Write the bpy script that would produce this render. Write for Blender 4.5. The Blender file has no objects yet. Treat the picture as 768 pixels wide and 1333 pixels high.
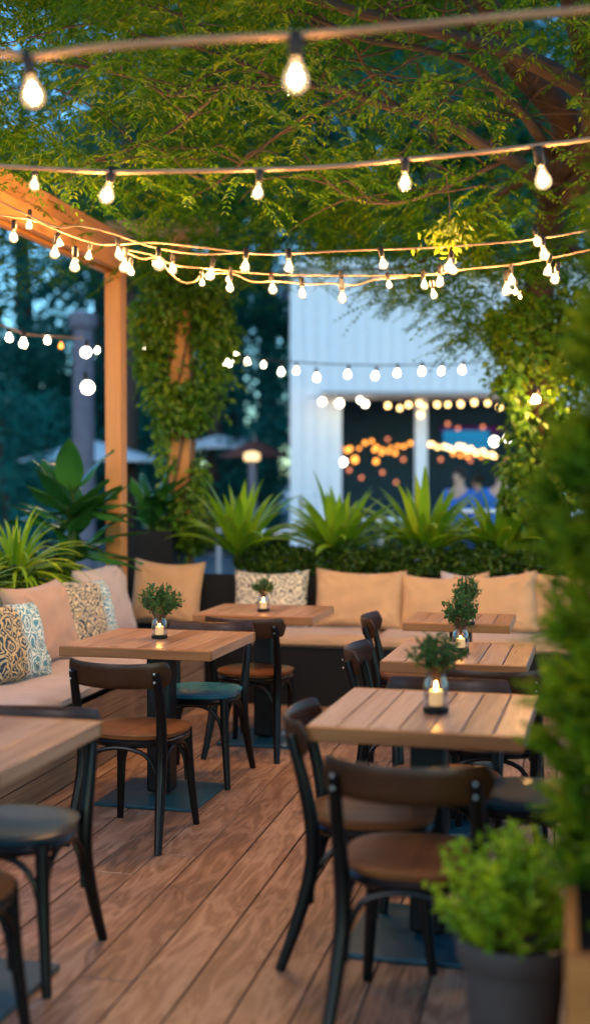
import bpy, math, random
import numpy as np
from mathutils import Vector, Matrix

R = math.radians
rnd = random.Random(7)
SC = bpy.context.scene
COL = SC.collection

# ------------------------------------------------------------------ camera
YAW = R(12.5)
F_PX, CX, CY = 1600.0, 384.0, 666.5
PITCH = math.atan((CY - 625.0) / F_PX)
CAMH = 1.5
cd = bpy.data.cameras.new('camera')
cam = bpy.data.objects.new('camera', cd)
COL.objects.link(cam)
SC.camera = cam
cam.location = (0, 0, CAMH)
cam.rotation_euler = (R(90) - PITCH, 0, YAW)
cd.sensor_fit = 'VERTICAL'
cd.sensor_height = 36.0
cd.lens = 36.0 * F_PX / 1333.0
cd.clip_start = 0.05
cd.clip_end = 2000
cd.dof.use_dof = True
cd.dof.focus_distance = 5.5
cd.dof.aperture_fstop = (cd.lens / 1000.0) / 0.043

# ------------------------------------------------------------------ world, sun, exposure
world = bpy.data.worlds.new('World')
SC.world = world
world.use_nodes = True
wn = world.node_tree
wn.nodes.clear()
sky = wn.nodes.new('ShaderNodeTexSky')
sky.sky_type = 'NISHITA'
sky.sun_disc = False
sky.sun_elevation = R(7)
sky.sun_rotation = R(150)
sky.air_density = 1.0
sky.dust_density = 0.4
sky.ozone_density = 2.0
tint = wn.nodes.new('ShaderNodeMix')
tint.data_type = 'RGBA'
tint.blend_type = 'MULTIPLY'
tint.inputs[0].default_value = 1.0
tint.inputs[7].default_value = (0.42, 0.74, 1.02, 1)
bg = wn.nodes.new('ShaderNodeBackground')
bg.inputs[1].default_value = 0.090
wo = wn.nodes.new('ShaderNodeOutputWorld')
wn.links.new(sky.outputs[0], tint.inputs[6])
wn.links.new(tint.outputs[2], bg.inputs[0])
wn.links.new(bg.outputs[0], wo.inputs[0])

sd = bpy.data.lights.new('sun', 'SUN')
sun = bpy.data.objects.new('sun', sd)
COL.objects.link(sun)
sd.energy = 0.10
sd.angle = R(20)
sd.color = (1.0, 0.86, 0.74)
sun.rotation_euler = (R(70), 0, R(-30))

SC.view_settings.view_transform = 'Standard'
SC.view_settings.look = 'None'
SC.view_settings.gamma = 1
SC.view_settings.exposure = 2.65
SC.render.engine = 'CYCLES'
cy = SC.cycles
cy.use_denoising = True
cy.max_bounces = 6
cy.diffuse_bounces = 3
cy.glossy_bounces = 3
cy.transmission_bounces = 4
cy.transparent_max_bounces = 12
cy.sample_clamp_indirect = 4.0
cy.caustics_reflective = False
cy.caustics_refractive = False

WARM = 230.0      # radiance of the nearby string bulbs

# ------------------------------------------------------------------ geometry of the view (photo pixels -> metres)
FH = Vector((-math.sin(YAW), math.cos(YAW), 0))
RH = Vector((math.cos(YAW), math.sin(YAW), 0))
FW = Vector((FH.x * math.cos(PITCH), FH.y * math.cos(PITCH), -math.sin(PITCH)))
UP = RH.cross(FW)
ORG = Vector((0, 0, CAMH))

def ray(x, y):
    return FW * F_PX + RH * (x - CX) - UP * (y - CY)

def W(x, y, d):
    r = ray(x, y)
    return ORG + r * (d / r.dot(FH))

def cf(lat, d, z=0.0):
    p = RH * lat + FH * d
    return Vector((p.x, p.y, z))

# ------------------------------------------------------------------ materials
def mat(name):
    m = bpy.data.materials.new(name)
    m.use_nodes = True
    nt = m.node_tree
    b = nt.nodes['Principled BSDF']
    return m, nt, b

def N(nt, kind, **kw):
    n = nt.nodes.new(kind)
    for k, v in kw.items():
        setattr(n, k, v)
    return n

def plain(name, col, rough=0.6, metal=0.0, bump=0.0, bscale=60, var=0.0, coat=0.0):
    m, nt, b = mat(name)
    b.inputs['Base Color'].default_value = (*col, 1)
    b.inputs['Roughness'].default_value = rough
    b.inputs['Metallic'].default_value = metal
    b.inputs['Coat Weight'].default_value = coat
    b.inputs['Coat Roughness'].default_value = 0.15
    if max(col) < 0.03: b.inputs['Specular IOR Level'].default_value = 0.25
    tc = N(nt, 'ShaderNodeTexCoord')
    if var:
        ns = N(nt, 'ShaderNodeTexNoise'); ns.inputs['Scale'].default_value = 7; ns.inputs['Detail'].default_value = 6
        nt.links.new(tc.outputs['Object'], ns.inputs['Vector'])
        rp = N(nt, 'ShaderNodeValToRGB')
        rp.color_ramp.elements[0].position = 0.3; rp.color_ramp.elements[1].position = 0.7
        rp.color_ramp.elements[0].color = (*[c * (1 - var) for c in col], 1)
        rp.color_ramp.elements[1].color = (*[min(1, c * (1 + var)) for c in col], 1)
        nt.links.new(ns.outputs['Fac'], rp.inputs[0])
        nt.links.new(rp.outputs[0], b.inputs['Base Color'])
        mr = N(nt, 'ShaderNodeMapRange')
        mr.inputs['To Min'].default_value = max(0.05, rough - 0.12); mr.inputs['To Max'].default_value = min(1, rough + 0.12)
        nt.links.new(ns.outputs['Fac'], mr.inputs[0]); nt.links.new(mr.outputs[0], b.inputs['Roughness'])
    if bump:
        nb = N(nt, 'ShaderNodeTexNoise'); nb.inputs['Scale'].default_value = bscale; nb.inputs['Detail'].default_value = 4
        nt.links.new(tc.outputs['Object'], nb.inputs['Vector'])
        bp = N(nt, 'ShaderNodeBump'); bp.inputs['Strength'].default_value = bump; bp.inputs['Distance'].default_value = 0.01
        nt.links.new(nb.outputs['Fac'], bp.inputs['Height']); nt.links.new(bp.outputs[0], b.inputs['Normal'])
    return m

def wood(name, dark, mid, light, rough=0.5, axis='Y', scale=1.0, contrast=1.0, coat=0.0, knots=True, stain=0.0, swirl=1.0, spec=0.5, rings=16.0, fibre=0.9):
    """grain runs along the given local axis; every board (mesh island) gets its own offset and tone"""
    m, nt, b = mat(name)
    L = nt.links.new
    tc = N(nt, 'ShaderNodeTexCoord'); ge = N(nt, 'ShaderNodeNewGeometry')
    rv = N(nt, 'ShaderNodeVectorMath', operation='SCALE')
    cmb = N(nt, 'ShaderNodeCombineXYZ'); 
    for i in range(3): L(ge.outputs['Random Per Island'], cmb.inputs[i])
    L(cmb.outputs[0], rv.inputs[0]); rv.inputs['Scale'].default_value = 37.0
    ad = N(nt, 'ShaderNodeVectorMath', operation='ADD')
    L(tc.outputs['Object'], ad.inputs[0]); L(rv.outputs[0], ad.inputs[1])
    mp = N(nt, 'ShaderNodeMapping')
    s = {'X': (0.9 * swirl, 9, 9), 'Y': (9, 0.9 * swirl, 9), 'Z': (9, 9, 0.9 * swirl)}[axis]
    mp.inputs['Scale'].default_value = tuple(v * scale for v in s)
    L(ad.outputs[0], mp.inputs['Vector'])
    # large wavy figure
    n1 = N(nt, 'ShaderNodeTexNoise'); n1.inputs['Scale'].default_value = 0.9; n1.inputs['Detail'].default_value = 2.5; n1.inputs['Distortion'].default_value = 0.7
    L(mp.outputs[0], n1.inputs['Vector'])
    mu = N(nt, 'ShaderNodeMath', operation='MULTIPLY'); L(n1.outputs['Fac'], mu.inputs[0]); mu.inputs[1].default_value = rings
    fr = N(nt, 'ShaderNodeMath', operation='SINE'); L(mu.outputs[0], fr.inputs[0])
    # fine fibre
    mp2 = N(nt, 'ShaderNodeMapping')
    s2 = {'X': (2.5, 130, 130), 'Y': (130, 2.5, 130), 'Z': (130, 130, 2.5)}[axis]
    mp2.inputs['Scale'].default_value = s2
    L(ad.outputs[0], mp2.inputs['Vector'])
    n2 = N(nt, 'ShaderNodeTexNoise'); n2.inputs['Scale'].default_value = 1.0; n2.inputs['Detail'].default_value = 4
    L(mp2.outputs[0], n2.inputs['Vector'])
    a1 = N(nt, 'ShaderNodeMath', operation='MULTIPLY_ADD'); L(fr.outputs[0], a1.inputs[0]); a1.inputs[1].default_value = 0.13 * contrast; a1.inputs[2].default_value = 0.5
    a2 = N(nt, 'ShaderNodeMath', operation='SUBTRACT'); L(n2.outputs['Fac'], a2.inputs[0]); a2.inputs[1].default_value = 0.5
    a3 = N(nt, 'ShaderNodeMath', operation='MULTIPLY_ADD'); L(a2.outputs[0], a3.inputs[0]); a3.inputs[1].default_value = fibre * contrast; L(a1.outputs[0], a3.inputs[2])
    a4 = N(nt, 'ShaderNodeMath', operation='MULTIPLY_ADD'); L(ge.outputs['Random Per Island'], a4.inputs[0]); a4.inputs[1].default_value = 0.34; L(a3.outputs[0], a4.inputs[2])
    a5 = N(nt, 'ShaderNodeMath', operation='SUBTRACT'); L(a4.outputs[0], a5.inputs[0]); a5.inputs[1].default_value = 0.17
    rp = N(nt, 'ShaderNodeValToRGB')
    e = rp.color_ramp.elements
    e[0].position = 0.12; e[0].color = (*dark, 1); e[1].position = 0.85; e[1].color = (*light, 1)
    k = e.new(0.48); k.color = (*mid, 1)
    L(a5.outputs[0], rp.inputs[0])
    last = rp.outputs[0]
    if knots:
        vo = N(nt, 'ShaderNodeTexVoronoi'); vo.inputs['Scale'].default_value = 1.0
        mp3 = N(nt, 'ShaderNodeMapping')
        mp3.inputs['Scale'].default_value = {'X': (1.1, 3.2, 3.2), 'Y': (3.2, 1.1, 3.2), 'Z': (3.2, 3.2, 1.1)}[axis]
        L(ad.outputs[0], mp3.inputs['Vector']); L(mp3.outputs[0], vo.inputs['Vector'])
        kr = N(nt, 'ShaderNodeValToRGB'); kr.color_ramp.elements[0].position = 0.03; kr.color_ramp.elements[1].position = 0.11
        kr.color_ramp.elements[0].color = (0.22, 0.16, 0.14, 1); kr.color_ramp.elements[1].color = (1, 1, 1, 1)
        L(vo.outputs['Distance'], kr.inputs[0])
        mx = N(nt, 'ShaderNodeMix', data_type='RGBA', blend_type='MULTIPLY'); mx.inputs[0].default_value = 0.8
        L(last, mx.inputs[6]); L(kr.outputs[0], mx.inputs[7]); last = mx.outputs[2]
    if stain:
        n3 = N(nt, 'ShaderNodeTexNoise'); n3.inputs['Scale'].default_value = 1.7; n3.inputs['Detail'].default_value = 5
        L(tc.outputs['Object'], n3.inputs['Vector'])
        sr = N(nt, 'ShaderNodeValToRGB'); sr.color_ramp.elements[0].position = 0.35; sr.color_ramp.elements[1].position = 0.65
        sr.color_ramp.elements[0].color = (1 - stain, 1 - stain, 1 - stain * 0.9, 1); sr.color_ramp.elements[1].color = (1, 1, 1, 1)
        L(n3.outputs['Fac'], sr.inputs[0])
        mx = N(nt, 'ShaderNodeMix', data_type='RGBA', blend_type='MULTIPLY'); mx.inputs[0].default_value = 1
        L(last, mx.inputs[6]); L(sr.outputs[0], mx.inputs[7]); last = mx.outputs[2]
    L(last, b.inputs['Base Color'])
    mr = N(nt, 'ShaderNodeMapRange'); mr.inputs['To Min'].default_value = rough + 0.12; mr.inputs['To Max'].default_value = rough - 0.1
    L(a3.outputs[0], mr.inputs[0]); L(mr.outputs[0], b.inputs['Roughness'])
    bp = N(nt, 'ShaderNodeBump'); bp.inputs['Strength'].default_value = 0.35; bp.inputs['Distance'].default_value = 0.004
    L(a3.outputs[0], bp.inputs['Height']); L(bp.outputs[0], b.inputs['Normal'])
    b.inputs['Coat Weight'].default_value = coat; b.inputs['Coat Roughness'].default_value = 0.2
    b.inputs['Specular IOR Level'].default_value = spec
    return m

def leafmat(name, a, b_, c, gloss=0.35, trans=0.35, patch=2.2, spec=0.35):
    """three leaf colours spread over the leaves at random"""
    m = bpy.data.materials.new(name); m.use_nodes = True
    nt = m.node_tree; nt.nodes.clear(); L = nt.links.new
    ge = N(nt, 'ShaderNodeNewGeometry')
    rp = N(nt, 'ShaderNodeValToRGB'); e = rp.color_ramp.elements
    e[0].position = 0.0; e[0].color = (*a, 1); e[1].position = 1.0; e[1].color = (*c, 1)
    k = e.new(0.55); k.color = (*b_, 1)
    tc = N(nt, 'ShaderNodeTexCoord'); ns = N(nt, 'ShaderNodeTexNoise'); ns.inputs['Scale'].default_value = patch; ns.inputs['Detail'].default_value = 2
    L(tc.outputs['Object'], ns.inputs['Vector'])
    mr = N(nt, 'ShaderNodeMapRange'); mr.inputs['From Min'].default_value = 0.32; mr.inputs['From Max'].default_value = 0.68; L(ns.outputs['Fac'], mr.inputs[0])
    av = N(nt, 'ShaderNodeMix'); av.inputs[0].default_value = 0.5; L(ge.outputs['Random Per Island'], av.inputs[2]); L(mr.outputs[0], av.inputs[3])
    L(av.outputs[0], rp.inputs[0])
    pr = N(nt, 'ShaderNodeBsdfPrincipled'); pr.inputs['Roughness'].default_value = gloss
    pr.inputs['Specular IOR Level'].default_value = spec
    L(rp.outputs[0], pr.inputs['Base Color'])
    tr = N(nt, 'ShaderNodeBsdfTranslucent')
    hs = N(nt, 'ShaderNodeHueSaturation'); hs.inputs['Value'].default_value = 1.5; hs.inputs['Hue'].default_value = 0.485
    L(rp.outputs[0], hs.inputs['Color']); L(hs.outputs[0], tr.inputs['Color'])
    mx = N(nt, 'ShaderNodeMixShader'); mx.inputs[0].default_value = trans
    L(pr.outputs[0], mx.inputs[1]); L(tr.outputs[0], mx.inputs[2])
    o = N(nt, 'ShaderNodeOutputMaterial'); L(mx.outputs[0], o.inputs[0])
    return m

def emit(name, col, s):
    m = bpy.data.materials.new(name); m.use_nodes = True
    nt = m.node_tree; nt.nodes.clear()
    e = N(nt, 'ShaderNodeEmission'); e.inputs[0].default_value = (*col, 1); e.inputs[1].default_value = s
    o = N(nt, 'ShaderNodeOutputMaterial'); nt.links.new(e.outputs[0], o.inputs[0])
    return m

def glassy(name, tintc=(1, 1, 1), refl=1.0):
    m = bpy.data.materials.new(name); m.use_nodes = True
    nt = m.node_tree; nt.nodes.clear(); L = nt.links.new
    t = N(nt, 'ShaderNodeBsdfTransparent'); t.inputs[0].default_value = (*tintc, 1)
    g = N(nt, 'ShaderNodeBsdfGlossy'); g.inputs['Roughness'].default_value = 0.04
    lw = N(nt, 'ShaderNodeLayerWeight'); lw.inputs['Blend'].default_value = 0.35
    mu = N(nt, 'ShaderNodeMath', operation='MULTIPLY'); mu.inputs[1].default_value = refl; mu.use_clamp = True
    L(lw.outputs['Facing'], mu.inputs[0])
    mx = N(nt, 'ShaderNodeMixShader'); L(mu.outputs[0], mx.inputs[0]); L(t.outputs[0], mx.inputs[1]); L(g.outputs[0], mx.inputs[2])
    o = N(nt, 'ShaderNodeOutputMaterial'); L(mx.outputs[0], o.inputs[0])
    return m

def fabric(name, col, var=0.08, pattern=None):
    m, nt, b = mat(name); L = nt.links.new
    tc = N(nt, 'ShaderNodeTexCoord')
    b.inputs['Roughness'].default_value = 0.9
    b.inputs['Sheen Weight'].default_value = 0.25
    b.inputs['Specular IOR Level'].default_value = 0.2
    ns = N(nt, 'ShaderNodeTexNoise'); ns.inputs['Scale'].default_value = 9; ns.inputs['Detail'].default_value = 6
    L(tc.outputs['Object'], ns.inputs['Vector'])
    rp = N(nt, 'ShaderNodeValToRGB'); rp.color_ramp.elements[0].position = 0.3; rp.color_ramp.elements[1].position = 0.7
    rp.color_ramp.elements[0].color = (*[c * (1 - var) for c in col], 1); rp.color_ramp.elements[1].color = (*[min(1, c * (1 + var)) for c in col], 1)
    L(ns.outputs['Fac'], rp.inputs[0]); last = rp.outputs[0]
    # woven threads
    w = N(nt, 'ShaderNodeTexNoise'); w.inputs['Scale'].default_value = 260; w.inputs['Detail'].default_value = 2
    L(tc.outputs['Object'], w.inputs['Vector'])
    if pattern:
        mp = N(nt, 'ShaderNodeMapping'); mp.inputs['Scale'].default_value = (pattern['sx'], 1, pattern['sz'])
        L(tc.outputs['Object'], mp.inputs['Vector'])
        dn = N(nt, 'ShaderNodeTexNoise'); dn.inputs['Scale'].default_value = 1.6; dn.inputs['Detail'].default_value = 2
        L(mp.outputs[0], dn.inputs['Vector'])
        va = N(nt, 'ShaderNodeVectorMath', operation='MULTIPLY_ADD'); L(dn.outputs['Color'], va.inputs[0]); va.inputs[1].default_value = (0.9, 0, 0.9); L(mp.outputs[0], va.inputs[2])
        vo = N(nt, 'ShaderNodeTexVoronoi', feature='F1'); vo.inputs['Scale'].default_value = 1.0; vo.inputs['Randomness'].default_value = 0.12
        L(va.outputs[0], vo.inputs['Vector'])
        ml = N(nt, 'ShaderNodeMath', operation='MULTIPLY'); ml.inputs[1].default_value = pattern['rings']; L(vo.outputs['Distance'], ml.inputs[0])
        sn = N(nt, 'ShaderNodeMath', operation='SINE'); L(ml.outputs[0], sn.inputs[0])
        gt = N(nt, 'ShaderNodeMath', operation='GREATER_THAN'); L(sn.outputs[0], gt.inputs[0]); gt.inputs[1].default_value = pattern['thr']
        gt2 = N(nt, 'ShaderNodeMath', operation='LESS_THAN'); L(vo.outputs['Distance'], gt2.inputs[0]); gt2.inputs[1].default_value = 0.16
        # ink colour changes across the cushion
        sx = N(nt, 'ShaderNodeSeparateXYZ'); L(tc.outputs['Object'], sx.inputs[0])
        cr = N(nt, 'ShaderNodeValToRGB'); cr.color_ramp.elements[0].position = pattern['split'] - 0.05; cr.color_ramp.elements[1].position = pattern['split'] + 0.05
        cr.color_ramp.elements[0].color = (*pattern['inkA'], 1); cr.color_ramp.elements[1].color = (*pattern['inkB'], 1)
        mr = N(nt, 'ShaderNodeMapRange'); mr.inputs['From Min'].default_value = -0.25; mr.inputs['From Max'].default_value = 0.25
        L(sx.outputs[0], mr.inputs[0]); L(mr.outputs[0], cr.inputs[0])
        br = N(nt, 'ShaderNodeValToRGB'); br.color_ramp.elements[0].position = pattern['split'] - 0.05; br.color_ramp.elements[1].position = pattern['split'] + 0.05
        br.color_ramp.elements[0].color = (*pattern['baseA'], 1); br.color_ramp.elements[1].color = (*pattern['baseB'], 1)
        L(mr.outputs[0], br.inputs[0])
        m1 = N(nt, 'ShaderNodeMix', data_type='RGBA'); L(gt.outputs[0], m1.inputs[0]); L(br.outputs[0], m1.inputs[6]); L(cr.outputs[0], m1.inputs[7])
        m2 = N(nt, 'ShaderNodeMix', data_type='RGBA'); L(gt2.outputs[0], m2.inputs[0]); L(m1.outputs[2], m2.inputs[6]); m2.inputs[7].default_value = (*pattern['dot'], 1)
        last = m2.outputs[2]
    L(last, b.inputs['Base Color'])
    bp = N(nt, 'ShaderNodeBump'); bp.inputs['Strength'].default_value = 0.25; bp.inputs['Distance'].default_value = 0.003
    L(w.outputs['Fac'], bp.inputs['Height']); L(bp.outputs[0], b.inputs['Normal'])
    return m

M = {}
M['deck'] = wood('deck_wood', (0.11, 0.054, 0.031), (0.32, 0.172, 0.102), (0.54, 0.35, 0.23), rough=0.40, axis='Y', contrast=1.05, stain=0.18, fibre=0.6, scale=1.5, swirl=2.2, rings=27.0)
M['table'] = wood('table_wood', (0.18, 0.078, 0.040), (0.40, 0.205, 0.115), (0.56, 0.35, 0.225), rough=0.31, axis='Y', contrast=0.8, stain=0.15)
M['table_x'] = wood('table_edge_wood', (0.14, 0.042, 0.008), (0.26, 0.090, 0.018), (0.35, 0.14, 0.035), rough=0.42, axis='X', contrast=0.8)
M['seat'] = wood('seat_wood', (0.04, 0.012, 0.004), (0.125, 0.040, 0.011), (0.21, 0.078, 0.022), rough=0.36, axis='Y', contrast=0.6, knots=False, coat=0.0)
M['rail'] = wood('rail_wood', (0.012, 0.0045, 0.002), (0.034, 0.012, 0.0042), (0.070, 0.025, 0.009), rough=0.34, axis='X', contrast=0.6, knots=False, spec=0.28)
M['dark'] = plain('dark_lacquer', (0.0035, 0.0028, 0.0028), rough=0.33, var=0.2)
M['plate'] = plain('black_steel', (0.005, 0.006, 0.007), rough=0.4, metal=0.0, var=0.25, bump=0.05)
M['sky_sheen_plate'] = plain('steel_painted_sky_sheen', (0.006, 0.060, 0.088), rough=0.38, var=0.15, bump=0.05)  # teal sky reflection on the base plates, painted into their colour
M['seat_sky_sheen'] = plain('painted_blue_sky_sheen', (0.018, 0.13, 0.19), rough=0.28, var=0.35)  # blue sky reflection on a seat, painted as its base colour
M['seat_dark_sky_sheen'] = plain('painted_teal_sky_sheen', (0.008, 0.030, 0.042), rough=0.3, var=0.3)  # darker sky reflection on seats, likewise put into the colour
M['bolt'] = plain('bolt_steel', (0.7, 0.7, 0.7), rough=0.3, metal=1)
M['pine'] = wood('pine_beam_wood', (0.22, 0.08, 0.018), (0.41, 0.18, 0.046), (0.50, 0.25, 0.08), rough=0.55, axis='Y', contrast=0.55)
M['pine_z'] = wood('pine_post_wood', (0.22, 0.08, 0.018), (0.41, 0.175, 0.044), (0.50, 0.25, 0.08), rough=0.55, axis='Z', contrast=0.55)
M['pine_x'] = wood('pine_cross_wood', (0.30, 0.13, 0.045), (0.50, 0.26, 0.10), (0.60, 0.34, 0.16), rough=0.55, axis='X', contrast=0.55)
M['benchwood'] = wood('bench_wood', (0.10, 0.055, 0.03), (0.24, 0.14, 0.085), (0.38, 0.24, 0.15), rough=0.55, axis='Y', contrast=1.0, stain=0.3)
M['boxwood'] = wood('planter_wood', (0.15, 0.045, 0.006), (0.30, 0.095, 0.013), (0.40, 0.15, 0.03), rough=0.55, axis='X', contrast=0.7)
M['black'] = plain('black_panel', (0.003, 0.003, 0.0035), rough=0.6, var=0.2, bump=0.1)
M['tan'] = fabric('tan_canvas', (0.49, 0.285, 0.145))
M['pink'] = fabric('rose_beige_canvas', (0.42, 0.27, 0.20))
M['lilac'] = fabric('pale_grey_canvas', (0.42, 0.35, 0.34))
M['seatpad'] = fabric('seat_pad_canvas', (0.42, 0.33, 0.29))
M['seatpad_tan'] = fabric('tan_seat_pad_canvas', (0.42, 0.26, 0.15))
NAVY = (0.02, 0.045, 0.07); CREAM = (0.62, 0.56, 0.42); OCH = (0.42, 0.27, 0.10); TEAL = (0.06, 0.24, 0.32)
M['ikat_a'] = fabric('teal_ornament_cloth', CREAM, pattern=dict(sx=13, sz=9, rings=34, thr=-0.05, split=0.5, inkA=NAVY, inkB=TEAL, baseA=(0.50, 0.38, 0.20), baseB=(0.62, 0.70, 0.66), dot=(0.05, 0.13, 0.16)))
M['ikat_b'] = fabric('navy_ornament_cloth', CREAM, pattern=dict(sx=15, sz=11, rings=30, thr=0.0, split=0.68, inkA=NAVY, inkB=TEAL, baseA=(0.60, 0.50, 0.33), baseB=(0.60, 0.68, 0.66), dot=OCH))
M['ikat_c'] = fabric('cream_diamond_cloth', CREAM, pattern=dict(sx=17, sz=12, rings=22, thr=0.35, split=0.99, inkA=(0.05, 0.05, 0.06), inkB=NAVY, baseA=(0.66, 0.56, 0.40), baseB=CREAM, dot=(0.10, 0.09, 0.09)))
M['cord'] = plain('jute_cord', (0.34, 0.20, 0.12), rough=0.9, bump=0.5, bscale=180, var=0.15)
M['blackcord'] = plain('black_cord', (0.02, 0.018, 0.016), rough=0.6)
M['socket'] = plain('socket_bakelite', (0.014, 0.011, 0.010), rough=0.45)
WC = (1.0, 0.58, 0.23)
M['glow'] = emit('lit_filament_bulb', WC, WARM)
M['glow_front'] = emit('lit_front_bulb', (1.0, 0.60, 0.26), 50)
M['glow_far'] = emit('lit_far_bulb', (1.0, 0.80, 0.52), 5)
M['glow_orange'] = emit('lit_orange_bulb', (1.0, 0.33, 0.05), 0.75)
M['glow_dim'] = emit('lit_dim_red_bulb', (1.0, 0.30, 0.14), 0.30)
M['glow_cream'] = emit('lit_cream_bulb', (1.0, 0.56, 0.20), 1.5)
M['glow_white'] = emit('lit_white_globe', (1.0, 0.90, 0.68), 4)
M['lampshade'] = emit('lit_lamp_shade', (1.0, 0.68, 0.34), 0.35)
M['flame'] = emit('candle_flame', (1.0, 0.46, 0.10), 42)
M['bulbglass'] = glassy('bulb_glass', (1, 0.90, 0.74), 0.6)
_nt = M['bulbglass'].node_tree; _o = [n for n in _nt.nodes if n.type == 'OUTPUT_MATERIAL'][0]; _m = _o.inputs[0].links[0].from_socket
_e = _nt.nodes.new('ShaderNodeEmission'); _e.inputs[0].default_value = (1.0, 0.62, 0.30, 1); _e.inputs[1].default_value = 0.10
_a = _nt.nodes.new('ShaderNodeAddShader'); _nt.links.new(_m, _a.inputs[0]); _nt.links.new(_e.outputs[0], _a.inputs[1]); _nt.links.new(_a.outputs[0], _o.inputs[0])  # faint emission in the glass stands in for a halo round the core
M['glass'] = glassy('clear_glass', (0.98, 0.97, 0.95), 0.75)
M['jarglass'] = glassy('jar_glass', (0.80, 0.77, 0.72), 1.0)
M['wax'] = plain('candle_wax', (0.85, 0.68, 0.42), rough=0.5)
M['wax'].node_tree.nodes['Principled BSDF'].inputs['Emission Color'].default_value = (1.0, 0.52, 0.16, 1)
M['wax'].node_tree.nodes['Principled BSDF'].inputs['Emission Strength'].default_value = 0.09  # wax emits a little, in place of flame light glowing through it
M['bark'] = plain('tree_bark', (0.050, 0.029, 0.020), rough=0.85, bump=0.9, bscale=26, var=0.4)
M['vinewood'] = plain('vine_stem', (0.13, 0.075, 0.04), rough=0.8, bump=0.6, bscale=40, var=0.3)
M['canopy'] = leafmat('canopy_leaf', (0.015, 0.080, 0.003), (0.055, 0.150, 0.003), (0.23, 0.275, 0.003), 0.5, 0.42, 2.2, 0.12)
M['vine'] = leafmat('vine_leaf', (0.025, 0.09, 0.008), (0.08, 0.18, 0.012), (0.24, 0.30, 0.018), 0.38, 0.35)
M['far'] = leafmat('far_tree_leaf', (0.008, 0.10, 0.09), (0.012, 0.17, 0.15), (0.02, 0.26, 0.22), 0.5, 0.45)
M['far_b'] = leafmat('far_dark_tree_leaf', (0.006, 0.07, 0.065), (0.010, 0.12, 0.11), (0.02, 0.20, 0.17), 0.5, 0.45)
M['mid'] = leafmat('mid_tree_leaf', (0.008, 0.06, 0.02), (0.02, 0.11, 0.035), (0.05, 0.17, 0.04), 0.5, 0.4, 2.2, 0.2)
M['spiky'] = leafmat('strap_leaf', (0.06, 0.19, 0.012), (0.22, 0.38, 0.015), (0.48, 0.56, 0.03), 0.33, 0.3)
M['broad'] = leafmat('broad_leaf', (0.015, 0.085, 0.018), (0.03, 0.13, 0.022), (0.06, 0.18, 0.025), 0.25, 0.2)
M['hedge'] = leafmat('hedge_leaf', (0.010, 0.04, 0.005), (0.03, 0.08, 0.008), (0.08, 0.13, 0.012), 0.4, 0.3)
M['sprig'] = leafmat('sprig_leaf', (0.02, 0.075, 0.018), (0.045, 0.125, 0.03), (0.08, 0.17, 0.04), 0.35, 0.3)
M['conifer'] = leafmat('conifer_leaf', (0.015, 0.075, 0.005), (0.09, 0.19, 0.007), (0.32, 0.38, 0.008), 0.5, 0.35, 5.0, 0.15)
M['bush'] = leafmat('bush_leaf', (0.07, 0.18, 0.006), (0.26, 0.42, 0.012), (0.55, 0.62, 0.025), 0.45, 0.35, 9.0)
M['pot'] = plain('grey_pot_plastic', (0.055, 0.045, 0.041), rough=0.6, var=0.12, bump=0.15)
M['soil'] = plain('soil', (0.02, 0.014, 0.010), rough=0.95, bump=1.0, bscale=50)
M['facade'] = plain('white_cladding', (0.78, 0.79, 0.82), rough=0.6, var=0.03)
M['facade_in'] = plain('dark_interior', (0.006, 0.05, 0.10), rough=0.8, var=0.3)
M['column'] = plain('grey_stone', (0.15, 0.13, 0.16), rough=0.8, var=0.15, bump=0.4)
M['whitecloth'] = plain('white_canvas', (0.90, 0.92, 0.92), rough=0.8)
M['bluecloth'] = plain('pale_blue_canvas', (0.30, 0.52, 0.70), rough=0.8)
M['browncloth'] = plain('brown_canvas', (0.16, 0.055, 0.04), rough=0.8)
M['metalgrey'] = plain('grey_metal', (0.35, 0.33, 0.33), rough=0.4)
M['ground'] = plain('paving', (0.22, 0.26, 0.28), rough=0.75, var=0.25, bump=0.3)
M['under'] = plain('dark_underdeck', (0.02, 0.014, 0.010), rough=0.9)
M['skin'] = plain('skin', (0.55, 0.33, 0.24), rough=0.6)
M['hair'] = plain('dark_hair', (0.02, 0.015, 0.012), rough=0.6)
M['blue'] = plain('blue_jacket_cloth', (0.02, 0.14, 0.48), rough=0.85, var=0.2)
M['navy'] = plain('navy_trouser_cloth', (0.012, 0.03, 0.09), rough=0.85)
M['screen'] = emit('lit_blue_sign', (0.03, 0.40, 0.8), 0.09)
M['magenta'] = emit('lit_magenta_strip', (0.35, 0.05, 0.35), 0.03)
M['yellowleaf'] = leafmat('yellow_leaf', (0.08, 0.15, 0.010), (0.14, 0.20, 0.010), (0.26, 0.26, 0.012), 0.4, 0.4)

# ------------------------------------------------------------------ object helpers
def link(name, mesh, parent=None):
    o = bpy.data.objects.new(name, mesh)
    COL.objects.link(o)
    if parent is not None:
        o.parent = parent
    return o

def tag(o, label=None, cat=None, group=None, kind=None):
    if label: o['label'] = label
    if cat: o['category'] = cat
    if group: o['group'] = group
    if kind: o['kind'] = kind
    return o

def thing(name, label, cat, loc=(0, 0, 0), rz=0.0, group=None):
    o = link(name, None)
    o.location = loc
    o.rotation_euler = (0, 0, rz)
    o.empty_display_size = 0.1
    return tag(o, label, cat, group)

def kids(o):
    return [c for c in bpy.data.objects if c.parent is o]

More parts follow.
